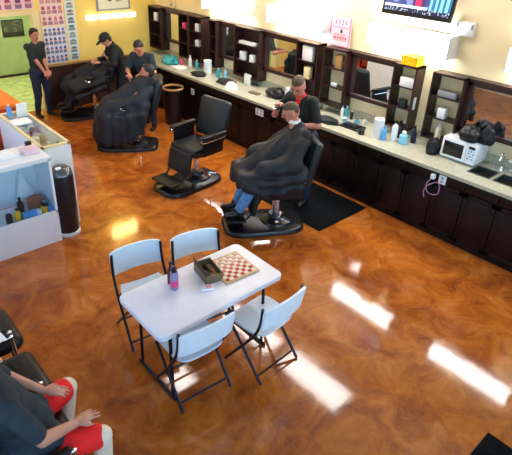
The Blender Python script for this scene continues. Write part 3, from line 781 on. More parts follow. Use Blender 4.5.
# bottles on bottom shelf of front case: z .351
row = [(-.50, 'plastic_black', 'white', 'black bottle with white cap, leftmost visible in the front case'), (-.41, 'yellow', 'plastic_black', 'amber and black bottle next to the leftmost black one in the front case'),
       (-.335, 'shirt_green', 'plastic_black', 'dark green tall bottle behind the blue box in the front case'), (-.10, 'shirt_green', 'teal', 'dark green bottle near the right panel of the front case')]
for dx, m1, m2, lb in row: bottle(lb, (1.79 + dx, 5.06 + (.10 if 'tall' not in lb else .20), .351), .036, .16 if 'tall' not in lb else .23, m1, m2)
b = NB(); add_box(b, (0, 0, .045), (.15, .08, .09), .006); tag(obj('small_box', b, 'blue'), 'bright blue box at the foot of the front case glass', 'box', None, (1.50, 5.14, .351))
jar('white tub beside the blue box in the front case', (1.60, 5.13, .351), .032, .09, 'white', 'white')
jar('round yellow tub in the front case under the tent card', (1.668, 5.14, .351), .034, .10, 'yellow', 'yellow')
b = NB(); add_box(b, (0, 0, .045), (.055, .08, .09), .006); tag(obj('small_box', b, 'blue'), 'dark blue box in the right corner of the front case', 'box', None, (1.733, 5.14, .351))
jar('brown round bowl below the tent card in the front case', (1.64, 5.31, .351), .09, .14, 'brownround', 'brownround', name='bowl', cat='bowl')
t = NB(); p = [(-.13, 0, 0), (.13, 0, 0), (-.04, .03, .46)]; q = [(-.13, .07, 0), (.13, .07, 0), (-.04, .045, .46)]
A = [t.verts.new(x) for x in p]; Bv = [t.verts.new(x) for x in q]
t.faces.new(A); t.faces.new(Bv[::-1])
for i in range(3): t.faces.new((A[i], Bv[i], Bv[(i + 1) % 3], A[(i + 1) % 3]))
tag(obj('tent_card', t, 'paper', smooth=False), 'white pointed tent card standing behind the bowl in the front case', 'card', None, (1.60, 5.42, .351))
# orange desk
t = thing('reception_desk', 'orange-topped desk behind the display cases', 'desk', (1.55, 7.62, 0))
b = NB(); box2(b, -1.3, .62, -.70, .85, 1.05, 1.10, .006); obj('desk_top', b, 'orange', t, smooth=False)
b = NB(); box2(b, .54, .60, -.68, .83, 0, 1.05); box2(b, -1.28, .60, -.68, -.62, .55, 1.05); box2(b, -.05, .0, -.68, .83, 0, 1.05); box2(b, -1.28, -1.23, -.68, .83, 0, 1.05); obj('desk_panel', b, 'redorange', t, smooth=False)

# ------------------------------------------------------------------ mats
b = NB(); box2(b, -.48, .48, -.68, .68, 0, .014, .006)
for k in range(22): box2(b, -.46, .46, -.65 + k * .06, -.63 + k * .06, .013, .017)
tag(obj('floor_mat', b, 'rubber'), 'black rubber mat on the floor where the barber in the red collar stands', 'mat', None, (4.79, 4.00, 0))
b = NB(); box2(b, -.55, .55, -.48, .48, 0, .012, .005)
for k in range(18): box2(b, -.53 + k * .06, -.51 + k * .06, -.45, .45, .011, .015)
tag(obj('floor_mat', b, 'rubber'), 'black entrance mat cut off by the bottom right corner', 'mat', None, (2.60, .16, 0))

# ------------------------------------------------------------------ folding table
def folding_table():
    t = thing('folding_table', 'white folding table in the middle with the checkerboard on it', 'table', (1.99, 2.615, 0))
    b = NB(); ol = []
    for cx, cy, a0 in ((.55, .245, 0), (-.55, .245, 90), (-.55, -.245, 180), (.55, -.245, 270)):
        for k in range(8): an = math.radians(a0 + 90 * k / 7); ol.append((cx, cy, math.cos(an), math.sin(an)))
    prev = None
    for z, r in ((.695, .052), (.70, .058), (.732, .060), (.738, .057), (.74, .050)):
        ring = [b.verts.new((cx + ux * r, cy + uy * r, z)) for cx, cy, ux, uy in ol]
        if prev:
            for k in range(len(ol)): b.faces.new((prev[k], prev[(k + 1) % len(ol)], ring[(k + 1) % len(ol)], ring[k]))
        else: b.faces.new(ring[::-1])
        prev = ring
    b.faces.new(prev)
    obj('table_top', b, mat('white_table_plastic', (.80, .82, .86), .35, var=.03, scale=15), t)
    b = NB()
    for s in (-1, 1): box2(b, -.50, .50, s * .26 - .012, s * .26 + .012, .675, .70, .003)
    obj('rail', b, 'metal_dark', t)
    for s in (-1, 1):
        x = s * .47
        for q in (-1, 1):
            b = NB(); add_tube(b, [(x, q * .21, .70), (x, q * .225, .02)], .014, 12); obj('leg', b, 'metal_dark', t)
        b = NB(); add_tube(b, [(x, -.27, .014), (x, .27, .014)], .014, 12); obj('foot_bar', b, 'metal_dark', t)
        b = NB(); add_tube(b, [(x, -.21, .60), (x, .21, .60)], .011, 10); obj('cross_bar', b, 'metal_dark', t)
        b = NB(); add_tube(b, [(x, 0, .60), (s * .15, 0, .69)], .009, 8); obj('brace', b, 'metal_dark', t)
folding_table()
TT = .74
# checkerboard
t = thing('checkerboard', 'red and cream checkerboard lying on the folding table', 'game board', (2.31, 2.65, TT), math.radians(-4))
b = NB(); box2(b, -.17, .17, -.17, .17, 0, .014, .003); obj('board', b, mat('board_tan', (.62, .38, .18), .5), t)
def chk(u, v):
    i, j = int(u * 8), int(v * 8)
    return (.60, .10, .05) if (i + j) % 2 == 0 else (.80, .68, .50)
b = NB(); lay = b.loops.layers.float_color.new('print'); n = 8; w = .30
for j in range(n):
    for i in range(n):
        x0 = -w / 2 + w * i / n; y0 = -w / 2 + w * j / n; q = w / n
        f = b.faces.new([b.verts.new(p) for p in ((x0, y0, .0148), (x0 + q, y0, .0148), (x0 + q, y0 + q, .0148), (x0, y0 + q, .0148))])
        for l in f.loops: l[lay] = (*chk((i + .5) / 8, (j + .5) / 8), 1)
obj('squares', b, 'printed', t, smooth=False, recalc=False)
ck = None
for j in range(8):
    for i in range(8):
        if (i + j) % 2 == 0 and (j < 3 or j > 4):
            r = random.Random(i * 9 + j)
            side = j < 3
            pos = V((-w / 2 + w * (i + .5) / 8, -w / 2 + w * (j + .5) / 8, .0)); pos.rotate(Matrix.Rotation(math.radians(-4), 3, 'Z'))
            b = NB(); add_lathe(b, [(0, 0), (.0125, 0), (.0135, .002), (.0135, .005), (.012, .006), (.010, .0045), (0, .0045)], n=14)
            if side: nm, lb, mm = 'checker_piece', 'red checker piece on the board side nearest the box', 'redorange'
            else: nm, lb, mm = 'checker_piece', 'cream checker piece on the board side away from the camera', 'pale'
            tag(obj(nm, b, mm), lb, 'checker', 'red checkers on the board' if side else 'cream checkers on the board', (2.31 + pos.x, 2.65 + pos.y, TT + .0152))
# game box
t = thing('game_box', 'small open dark box beside the checkerboard', 'box', (2.10, 2.70, TT), math.radians(-42 + 30))
b = NB(); e = .006; hx, hy, hz = .075, .12, .075
box2(b, -hx, hx, -hy, hy, 0, e)
obj('bottom', b, 'box_dark', t, smooth=False)
b = NB()
for q in ((-hx, -hx + e, -hy, hy), (hx - e, hx, -hy, hy), (-hx, hx, -hy, -hy + e), (-hx, hx, hy - e, hy)): box2(b, *q, e, hz)
obj('wall_panel', b, 'box_olive', t, smooth=False)
b = NB(); add_box(b, (-hx - .0, 0, hz + .03), (.005, 2 * hy, .06), .001, Matrix.Rotation(-.25, 3, 'Y')); obj('lid_flap', b, 'box_dark', t, smooth=False)
for k, (x, y) in enumerate(((-.02, .03), (.025, -.02), (.0, -.065))):
    v = V((x, y, 0)); v.rotate(Matrix.Rotation(math.radians(-12), 3, 'Z'))
    b = NB(); add_lathe(b, [(0, 0), (.016, 0), (.016, .008), (0, .008)], n=14)
    tag(obj('checker_piece', b, 'tan'), ['tan checker loose in the box, farthest from the camera', 'tan checker loose in the middle of the box', 'tan checker loose in the box, nearest the camera'][k], 'checker', None, (2.10 + v.x, 2.70 + v.y, TT + e + .001))
t = thing('card_packet', 'small white and pink packet in front of the dark box', 'packet', (1.985, 2.56, TT), math.radians(-25))
b = NB(); add_box(b, (0, 0, .009), (.11, .065, .018), .003); obj('packet', b, 'paper', t)
b = NB(); add_box(b, (.01, 0, .0188), (.04, .05, .0012), 0); obj('print_patch', b, mat('pink_print', (.85, .35, .42), .5), t)
# bottles on table
t = thing('spray_can', 'tall purple and magenta can with a dark nozzle on the table', 'can', (1.78, 2.72, TT))
b = NB(); add_lathe(b, [(0, 0), (.030, 0), (.032, .006), (.032, .15), (.026, .165), (0, .165)], n=22); obj('can_body', b, mat('lilac_tin', (.28, .25, .42), .35, .3), t)
b = NB(); add_lathe(b, [(.0322, .03), (.0328, .03), (.0328, .09), (.0322, .09)], n=22); obj('label_band', b, 'magenta', t)
b = NB(); add_lathe(b, [(0, .165), (.024, .165), (.024, .20), (.012, .215), (0, .215)], n=18); obj('nozzle_cap', b, 'plastic_black', t)
t = thing('bottle', 'brown bottle with a black cap close behind the magenta can', 'bottle', (1.80, 2.80, TT))
b = NB(); add_lathe(b, [(0, 0), (.026, 0), (.028, .006), (.028, .13), (.012, .16), (.012, .18), (0, .18)], n=20); obj('bottle_body', b, mat('brown_glass', (.12, .04, .03), .2), t)
b = NB(); add_lathe(b, [(0, .18), (.016, .18), (.016, .21), (0, .21)], n=16); obj('cap', b, 'plastic_black', t)

# ------------------------------------------------------------------ folding chairs (facing local +Y)
def folding_chair():
    t = thing('folding_chair', '', 'chair', (0, 0, 0), 0, 'white folding chairs around the table')
    # seat: blow-moulded, rounded, slightly dished
    b = NB(); nx, ny = 14, 12; hw, y0, y1 = .215, -.20, .20
    def seatz(u, v): return .45 + .012 * abs(u) ** 3 + .012 * (v ** 4) * (1 if v < 0 else -1.6) - .008 * (1 - u * u)
    def ring(dz, sc):
        g = []
        for j in range(ny + 1):
            v = -1 + 2 * j / ny; r = []
            for i in range(nx + 1):
                u = -1 + 2 * i / nx; k = 1 - .10 * max(0, abs(v) - .6) ** 1.2 * 4 * abs(u) ** 2
                r.append(b.verts.new((u * hw * sc * min(1, k) * (1 - .04 * (v < 0) * -v), (y0 + y1) / 2 + v * (y1 - y0) / 2 * sc * (1 - .06 * abs(u) ** 4), seatz(u, v) + dz)))
            g.append(r)
        return g
    T = ring(0, 1); Bt = ring(-.022, .985)
    for G, fl in ((T, 0), (Bt, 1)):
        for j in range(ny):
            for i in range(nx):
                q = (G[j][i], G[j][i + 1], G[j + 1][i + 1], G[j + 1][i]); b.faces.new(q[::-1] if fl else q)
    for i in range(nx):
        b.faces.new((T[0][i], Bt[0][i], Bt[0][i + 1], T[0][i + 1])); b.faces.new((T[ny][i + 1], Bt[ny][i + 1], Bt[ny][i], T[ny][i]))
    for j in range(ny):
        b.faces.new((T[j + 1][0], Bt[j + 1][0], Bt[j][0], T[j][0])); b.faces.new((T[j][nx], Bt[j][nx], Bt[j + 1][nx], T[j + 1][nx]))
    obj('seat', b, 'resin', t)
    # backrest: curved panel, z .60 - .84
    b = NB(); nx, nz = 16, 8; th = .022
    def bp(u, w, off):
        a = u * .62; R = .37
        z = .555 + .235 * w
        halfdrop = .02 * (abs(u) ** 4) * (1 if w > .5 else -1) * (abs(w - .5) * 2)
        y = -.205 - .035 * w - (math.cos(a) - math.cos(.62)) * R * .5 - off
        return (math.sin(a) / math.sin(.62) * .235, y, z - halfdrop - .014 * (1 - w) * 0 + (.02 * (1 - u * u) if w < .01 else 0))
    F = [[b.verts.new(bp(-1 + 2 * i / nx, j / nz, 0)) for i in range(nx + 1)] for j in range(nz + 1)]
    K = [[b.verts.new(bp(-1 + 2 * i / nx, j / nz, th)) for i in range(nx + 1)] for j in range(nz + 1)]
    for G, fl in ((F, 1), (K, 0)):
        for j in range(nz):
            for i in range(nx):
                q = (G[j][i], G[j][i + 1], G[j + 1][i + 1], G[j + 1][i]); b.faces.new(q[::-1] if fl else q)
    for i in range(nx):
        b.faces.new((F[0][i], K[0][i], K[0][i + 1], F[0][i + 1])); b.faces.new((F[nz][i + 1], K[nz][i + 1], K[nz][i], F[nz][i]))
    for j in range(nz):
        b.faces.new((F[j + 1][0], K[j + 1][0], K[j][0], F[j][0])); b.faces.new((F[j][nx], K[j][nx], K[j + 1][nx], F[j + 1][nx]))
    obj('backrest', b, 'resin', t)
    for s in (-1, 1):
        # front leg: from backrest down past the seat side to the front foot
        b = NB(); add_tube(b, smooth_path([(s * .228, -.222, .775), (s * .232, -.205, .60), (s * .235, -.12, .42), (s * .235, .16, .01)], 6), .0125, 10); obj('leg', b, 'metal_dark', t)
        b = NB(); add_tube(b, smooth_path([(s * .222, .14, .425), (s * .222, .06, .36), (s * .222, -.25, .01)], 6), .0125, 10); obj('leg', b, 'metal_dark', t)
    b = NB(); add_tube(b, [(-.232, .12, .075), (.232, .12, .075)], .009, 8); obj('stretcher', b, 'metal_dark', t)
    b = NB(); add_tube(b, [(-.222, -.205, .07), (.222, -.205, .07)], .009, 8); obj('stretcher', b, 'metal_dark', t)
    b = NB(); add_tube(b, [(-.222, .15, .42), (.222, .15, .42)], .009, 8); add_tube(b, [(-.235, -.11, .425), (.235, -.11, .425)], .009, 8); obj('seat_bar', b, 'metal_dark', t)
    return t
fc = folding_chair()
CH = [((1.73, 2.45), math.radians(-4), 'white folding chair tucked at the table corner nearest the person in red'),
      ((2.34, 2.30), math.radians(3), 'white folding chair nearest the right edge of the photo, pushed out from the table'),
      ((1.78, 3.13), PI - math.radians(8), 'white folding chair at the far side of the table, left of its neighbour'),
      ((2.29, 2.98), PI - math.radians(13), 'white folding chair at the far side of the table, behind the checkerboard')]
for i, (p, r, l) in enumerate(CH):
    c = fc if i == 0 else dup(fc)
    c['label'] = l; c.location = (p[0], p[1], 0); c.rotation_euler = (0, 0, r)

# ------------------------------------------------------------------ barber chairs (facing local +X)
def slab(bm, c, s, bev, rot=None): add_box(bm, c, s, bev, rot, 4)
def barber_chair():
    t = thing('barber_chair', '', 'barber chair', (0, 0, 0), 0, 'black barber chairs along the stations')
    b = NB(); pts = []
    n = 40
    for k in range(n):
        a = 2 * PI * k / n; ca, sa = math.cos(a), math.sin(a)
        x = .17 + .50 * math.copysign(abs(ca) ** .5, ca); y = .29 * math.copysign(abs(sa) ** .5, sa); pts.append((x, y))
    prev = None
    for z, sc in ((.0, 1), (.035, 1), (.055, .97), (.062, .92)):
        ring = [b.verts.new((.17 + (x - .17) * sc, y * sc, z)) for x, y in pts]
        if prev:
            for k in range(n): b.faces.new((prev[k], prev[(k + 1) % n], ring[(k + 1) % n], ring[k]))
        else: b.faces.new(ring[::-1])
        prev = ring
    b.faces.new(prev); obj('base_plate', b, 'plastic_black', t)
    b = NB(); add_lathe(b, [(0, .06), (.20, .06), (.19, .085), (.10, .12), (.085, .16), (0, .16)], n=28); obj('base_dome', b, 'plastic_black', t)
    b = NB(); add_lathe(b, [(0, .15), (.05, .15), (.05, .42), (.10, .44), (.10, .46), (0, .46)], n=20); obj('pump_column', b, 'chrome', t)
    b = NB(); add_box(b, (0, 0, .475), (.42, .42, .04), .01); obj('seat_pan', b, 'plastic_black', t)
    b = NB(); slab(b, (.02, 0, .55), (.52, .50, .12), .045); obj('seat', b, 'black2', t)
    rot = Matrix.Rotation(math.radians(-14), 3, 'Y')
    b = NB(); slab(b, (-.33, 0, .88), (.12, .56, .56), .059, rot); bk = obj('backrest', b, 'black2', t)
    b = NB(); slab(b, V((-.33, 0, .88)) + rot @ V((.05, 0, 0)), (.04, .40, .44), .02, rot); obj('back_pad', b, 'black2', bk)
    for s in (-1, 1):
        b = NB(); slab(b, (-.02, s * .31, .78), (.46, .09, .05), .022); a_ = obj('armrest', b, 'black', t)
        b = NB(); box2(b, -.22, .16, s * .30 - .012, s * .30 + .012, .50, .76, .008); obj('arm_panel', b, 'black', a_)
        b = NB(); add_tube(b, smooth_path([(.20, s * .335, .755), (.215, s * .335, .735), (.12, s * .335, .715), (-.22, s * .335, .72)], 5), .010, 8); obj('arm_trim', b, 'chrome', a_)
    b = NB(); slab(b, (.315, 0, .40), (.06, .44, .32), .025, Matrix.Rotation(math.radians(-10), 3, 'Y')); obj('calf_pad', b, 'black2', t)
    for s in (-1, 1):
        b = NB(); add_tube(b, smooth_path([(.24, s * .16, .46), (.36, s * .17, .26), (.46, s * .17, .17), (.62, s * .17, .16)], 5), .013, 8); obj('footrest_arm', b, 'metal_dark', t)
    b = NB(); slab(b, (.54, 0, .175), (.24, .42, .035), .014); obj('footrest', b, 'black', t)
    b = NB(); add_tube(b, smooth_path([(-.02, .10, .22), (.02, .22, .20), (.04, .33, .22), (.10, .37, .25)], 5), .011, 8); ball(b, (.105, .375, .253), .022, n=8); add_tube(b, [(.0, .25, .21), (-.08, .32, .20)], .012, 8); obj('pump_lever', b, 'chrome', t)
    return t
BC = [((4.02, 3.80), 151, .0, 'black barber chair under the customer in blue jeans'), ((3.97, 5.38), 186, 0, 'empty black barber chair facing the display cases'),
      ((3.98, 7.02), 146, 0, 'black barber chair hidden under the big slate cape'), ((4.16, 8.90), 170, 0, 'black barber chair farthest back by the brown wainscot')]
bc = barber_chair()
chairs = []
for i, (p, a, dz, l) in enumerate(BC):
    c = bc if i == 0 else dup(bc)
    c['label'] = l; c.location = (p[0], p[1], dz); c.rotation_euler = (0, 0, math.radians(a)); chairs.append(c)

# ------------------------------------------------------------------ people
def ik(a, c, l1, l2, pole):
    a, c = V(a), V(c); d = c - a; L = d.length
    if L > (l1 + l2) * .999: c = a + d.normalized() * (l1 + l2) * .999; d = c - a; L = d.length
    u = d.normalized(); x = (l1 * l1 - l2 * l2 + L * L) / (2 * L); h = math.sqrt(max(0, l1 * l1 - x * x))
    p = V(pole); p = (p - u * p.dot(u)); p.normalize()
    return a + u * x + p * h, c

def hand(bm, wrist, fwd, palm_n, side, curl=.35, sc=1.):
    """fwd: direction of the fingers, palm_n: out of the palm, side: +1 thumb on fwd x palm_n side"""
    f = fwd.normalized(); n = (palm_n - f * palm_n.dot(f)).normalized(); s = f.cross(n) * side
    pc = wrist + f * .05 * sc
    add_ball(bm, pc, (f * .052 * sc, s * .041 * sc, n * .017 * sc), 10)
    add_rcone(bm, wrist, .024 * sc, wrist + f * .03 * sc, .024 * sc, 10)
    ln = (.070, .080, .075, .058)
    for k in range(4):
        o = (1.5 - k) * .021 * sc
        p0 = wrist + f * (.088 - abs(k - 1.3) * .004) * sc + s * o
        d1 = (f + n * math.sin(curl) + s * (1.5 - k) * .07).normalized(); p1 = p0 + d1 * ln[k] * .5 * sc
        d2 = (f * math.cos(curl * 2) + n * math.sin(curl * 2.2) + s * (1.5 - k) * .05).normalized(); p2 = p1 + d2 * ln[k] * .5 * sc
        add_rcone(bm, p0 - f * .02 * sc, .0092 * sc, p1, .0084 * sc, 8); add_rcone(bm, p1, .0084 * sc, p2, .0070 * sc, 8)
    t0 = wrist + f * .025 * sc + s * .026 * sc; t1 = t0 + (f * .7 + s * .75 + n * .2).normalized() * .04 * sc; t2 = t1 + (f + s * .2 + n * .3).normalized() * .032 * sc
    add_rcone(bm, t0, .014 * sc, t1, .0105 * sc, 8); add_rcone(bm, t1, .0105 * sc, t2, .0085 * sc, 8)

def person(label, origin, az, J, skin='skin', shirt='shirt_black', pants='navy', hair='hair', shoe='plastic_black', voxel=.008,
           sleeve=.55, shorts=False, hair_style='short', cap=None, collar=None, scale=1., hands=True, shin='skin', face=True, hem=()):
    """J: joints in a local frame (x forward, y left, z up). az in degrees."""
    root = thing('person', label, 'person', (origin[0], origin[1], 0), math.radians(az))
    S = scale; g = {k: V(v) * S for k, v in J.items() if isinstance(v, tuple)}
    pel, che, nek, hed = g['pelvis'], g['chest'], g['neck'], g['head']
    hf = V(J.get('look', (1, 0, 0))).normalized(); up = (hed - nek).normalized(); hs = up.cross(hf).normalized(); hf = hs.cross(up).normalized()
    hf = V(J.get('look', (1, 0, 0))).normalized(); hs = ZUP.cross(hf).normalized(); up = hf.cross(hs).normalized()
    sp = (che - pel).normalized()
    side = g.get('side', V((0, 1, 0))) ; side = side.normalized(); dep = side.cross(sp).normalized()
    shl = {s: che + sp * .155 * S + side * s * .162 * S for s in (-1, 1)}
    for s, k in ((1, 'shoulderL'), (-1, 'shoulderR')):
        if k in g: shl[s] = g[k]
    hip = {s: pel + side * s * .09 * S for s in (-1, 1)}
    arms = {}; legs = {}
    for s, k in ((1, 'L'), (-1, 'R')):
        el, wr = ik(shl[s], g['hand' + k], .29 * S, .255 * S, V(J.get('pole' + k, (-.6, s * .5, -1))))
        arms[s] = (shl[s], el, wr)
        kn, an = ik(hip[s], g['ankle' + k], .43 * S, .42 * S, V(J.get('kpole' + k, (1, s * .1, .3))))
        legs[s] = (hip[s], kn, an)
    b = NB()
    # head
    hc = hed
    add_ball(b, hc + up * .015 * S - hf * .005 * S, (hf * .098 * S, hs * .076 * S, up * .105 * S), 18)
    add_ball(b, hc - up * .055 * S + hf * .022 * S, (hf * .065 * S, hs * .055 * S, up * .062 * S), 14)
    add_rcone(b, hc + hf * .088 * S + up * .01 * S, .010 * S, hc + hf * .108 * S - up * .022 * S, .014 * S, 10)   # nose
    for s in (-1, 1):
        add_ball(b, hc + hs * s * .077 * S - hf * .008 * S - up * .01 * S, (hf * .018 * S, hs * .010 * S, up * .030 * S), 8)
        add_ball(b, hc + hs * s * .03 * S + hf * .082 * S + up * .028 * S, (hf * .014 * S, hs * .026 * S, up * .009 * S), 8)  # brow ridge
    add_rcone(b, nek - sp * .03 * S, .058 * S, hc - up * .04 * S - hf * .015 * S, .052 * S)
    # torso
    def torso(bm, k):
        add_ball(bm, pel, (dep * (.115 + k) * S, side * (.165 + k) * S, sp * (.13 + k) * S), 16)
        add_ball(bm, (pel + che) / 2, (dep * (.105 + k) * S, side * (.145 + k) * S, sp * (.19 + k) * S), 16)
        add_ball(bm, che, (dep * (.115 + k) * S, side * (.165 + k) * S, sp * (.19 + k) * S), 16)
        for s in (-1, 1): add_rcone(bm, che + sp * .13 * S + side * s * .05 * S, (.07 + k) * S, shl[s] - sp * .012 * S, (.056 + k) * S)
        add_rcone(bm, che + sp * .12 * S, (.075 + k) * S, nek, (.05 + k * .6) * S)
    torso(b, 0.)
    for s in (-1, 1):
        a, e, w = arms[s]; add_rcone(b, a, .052 * S, e, .041 * S); add_rcone(b, e, .042 * S, w, .026 * S)
        if hands:
            fw = V(J.get('fdir' + 'RL'[s > 0], tuple((w - e).normalized()))); pn = V(J.get('palm' + 'RL'[s > 0], (0, 0, -1)))
            hand(b, w, fw, pn, -s if J.get('flipthumb') else s, J.get('curl', .35), S)
        a, k, an = legs[s]; add_rcone(b, a, .088 * S, k, .058 * S); add_rcone(b, k, .057 * S, an, .038 * S)
        fd = V(J.get('foot' + 'RL'[s > 0], (1, s * .12, 0))).normalized()
        add_rcone(b, an - V((0, 0, .03)) - fd * .03 * S, .034 * S, an + fd * .15 * S - V((0, 0, .045)), .026 * S)
    body = remeshed('body', b, skin, voxel, root, 3)
    # clothing
    b = NB(); torso(b, .014)
    for s in (-1, 1):
        a, e, w = arms[s]; m_ = a + (e - a) * min(1, sleeve); add_rcone(b, a, .063 * S, m_, .058 * S)
        if sleeve > 1: add_rcone(b, e, .056 * S, e + (w - e) * (sleeve - 1), .040 * S)
    for q in hem: add_rcone(b, V(q[0]), q[1], V(q[2]), q[3])
    remeshed('shirt', b, shirt, voxel * 1.3, root, 2, disp=lambda p, n: p + n * .006 * noise.noise(p * 9))
    b = NB(); add_ball(b, pel - sp * .01, (dep * .135 * S, side * .182 * S, sp * .13 * S), 14)
    for s in (-1, 1):
        a, k, an = legs[s]; add_rcone(b, a, .104 * S, k - (k - a) * (.10 if shorts else 0), .080 * S)
        if not shorts: add_rcone(b, k, .078 * S, an + (k - an) * .06, .058 * S)
    remeshed('shorts' if shorts else 'trousers', b, pants, voxel * 1.4, root, 2, disp=lambda p, n: p + n * .008 * noise.noise(p * 11))
    if shorts and shin != skin:
        for s in (-1, 1):
            b = NB(); a, k, an = legs[s]; add_rcone(b, k - (k - a) * .12, .070 * S, k, .068 * S); add_rcone(b, k, .066 * S, an, .044 * S)  # pale shell for bare knees and shins, overexposure put into its colour
            remeshed('pale_shin', b, shin, voxel * 1.2, root, 2)
    for s in (-1, 1):
        an = legs[s][2]; fd = V(J.get('foot' + 'RL'[s > 0], (1, s * .12, 0))).normalized()
        b = NB(); add_rcone(b, an - V((0, 0, .03)) - fd * .035 * S, .046 * S, an + fd * .155 * S - V((0, 0, .048)), .034 * S); add_rcone(b, an + V((0, 0, .02)), .05 * S, an - V((0, 0, .02)), .05 * S)
        so = remeshed('shoe', b, shoe, voxel, root, 2)
    # hair
    b = NB()
    hx = .0
    if hair_style == 'short':
        add_ball(b, hc + up * .038 * S - hf * .020 * S, (hf * .093 * S, hs * .083 * S, up * .092 * S), 18)
        add_ball(b, hc + up * .0 * S - hf * .045 * S, (hf * .062 * S, hs * .079 * S, up * .085 * S), 16)
        add_ball(b, hc + up * .090 * S + hf * .025 * S, (hf * .060 * S, hs * .062 * S, up * .030 * S), 14)
    else:
        add_ball(b, hc + up * .060 * S - hf * .010 * S, (hf * .090 * S, hs * .072 * S, up * .068 * S), 18)
        add_ball(b, hc + up * .02 * S - hf * .045 * S, (hf * .055 * S, hs * .070 * S, up * .07 * S), 16)
    remeshed('hair', b, hair, .006, root, 1, disp=lambda p, n: p + n * .004 * noise.noise(p * 60))
    if cap:
        b = NB(); add_ball(b, hc + up * .05 * S - hf * .008 * S, (hf * .108 * S, hs * .092 * S, up * .085 * S), 18)
        add_ball(b, hc + up * .045 * S + hf * .12 * S, (hf * .075 * S, hs * .070 * S, up * .012 * S), 12)
        remeshed('cap', b, cap, .007, root, 1)
    if face:
        for s in (-1, 1):
            b = NB(); add_ball(b, hc + hs * s * .031 * S + hf * .086 * S + up * .008 * S, (hf * .008 * S, hs * .014 * S, up * .007 * S), 8); obj('eye', b, 'eye', root)
            b = NB(); add_rcone(b, hc + hs * s * .016 * S + hf * .095 * S + up * .030 * S, .004 * S, hc + hs * s * .048 * S + hf * .083 * S + up * .032 * S, .0035 * S, 8); obj('eyebrow', b, hair, root)
        b = NB(); add_ball(b, hc + hf * .083 * S - up * .058 * S, (hf * .008 * S, hs * .024 * S, up * .007 * S), 8); obj('mouth', b, 'lips', root)
    if collar:
        b = NB(); add_rcone(b, che + dep * .105 * S + sp * .06 * S, .020, che + dep * .070 * S + sp * .17 * S, .034); add_lathe(b, [(.062, -.02), (.072, -.02), (.066, .02), (.058, .02), (.062, -.02)], nek + sp * .005, 20)
        remeshed('collar', b, collar, .006, root, 1)
    return root, dict(pel=pel, che=che, nek=nek, hed=hed, arms=arms, legs=legs)

def folds(axis_fn, amp, freq):
    def f(p, n):
        a = axis_fn(p); w = max(.12, min(1., (1.28 - p.z) * 1.5))
        k = math.sin(a * freq + 1.3 * noise.noise(p * 3)) * amp * w + noise.noise(p * 5) * amp * .9
        q = p + n * k
        return q
    return f

# seated customer in blue jeans under a dark cape
def seated(head=(-.17, 0, 1.34), look=(1, 0, -.25)):
    return dict(pelvis=(-.12, 0, .69), chest=(-.20, 0, 1.02), neck=(-.19, 0, 1.23), head=head, look=look,
                handL=(.16, .16, .80), handR=(.16, -.16, .80), poleL=(-.5, 1, -.8), poleR=(-.5, -1, -.8),
                ankleL=(.50, .10, .28), ankleR=(.50, -.10, .28), footL=(1, .1, 0), footR=(1, -.1, 0))
def cape(root, m, pts, drop, voxel=.012, amp=.012):
    b = NB()
    for p0, r0, p1, r1 in pts: add_rcone(b, p0, r0, p1, r1)
    for c, ax in drop: add_ball(b, c, (V((ax[0], 0, 0)), V((0, ax[1], 0)), V((0, 0, ax[2]))), 16)
    return remeshed('cape', b, m, voxel, root, 26, disp=folds(lambda p: math.atan2(p.y, p.x + .05) * 3 + p.z, amp, 3.2))

r_, g_ = person('customer in blue jeans under a black cape, seated in the nearest barber chair', (4.02, 3.80), 151, dict(seated((-.11, -.05, 1.435), (1, -.15, -.35)), pelvis=(-.12, 0, .72), chest=(-.20, 0, 1.08), neck=(-.16, -.03, 1.30)), skin='skin2', shirt='shirt_black', pants='jeans', hair='hair2', voxel=.008, hair_style='fade')
cape(r_, 'cape', [((-.20, .10, 1.18), .12, (-.20, -.10, 1.18), .12), ((-.20, .18, 1.16), .09, (-.02, .28, .95), .11), ((-.20, -.18, 1.16), .09, (-.02, -.28, .95), .11),
     ((-.05, .30, .92), .12, (.26, .24, .86), .10), ((-.05, -.30, .92), .12, (.26, -.24, .86), .10), ((-.15, .26, .80), .14, (.38, .22, .72), .12), ((-.15, -.26, .80), .14, (.38, -.22, .72), .12),
     ((-.15, 0, 1.05), .20, (.14, 0, .88), .18), ((.12, 0, .86), .17, (.42, 0, .74), .13), ((.48, .20, .74), .09, (.48, -.20, .74), .09), ((.54, .22, .68), .05, (.54, -.22, .68), .05), ((.46, .30, .70), .06, (.30, .36, .64), .05),
     ((-.20, 0, 1.27), .085, (-.20, 0, 1.19), .13), ((-.16, .37, .80), .06, (.28, .36, .74), .06), ((-.16, -.37, .80), .06, (.28, -.36, .74), .06), ((-.16, .39, .70), .035, (.30, .38, .62), .04)], [], amp=.02)
b = NB(); add_lathe(b, [(.066, 0), (.075, 0), (.070, .035), (.062, .035), (.066, 0)], (-.15, -.035, 1.325), 24); obj('neck_strip', b, 'paper', r_)

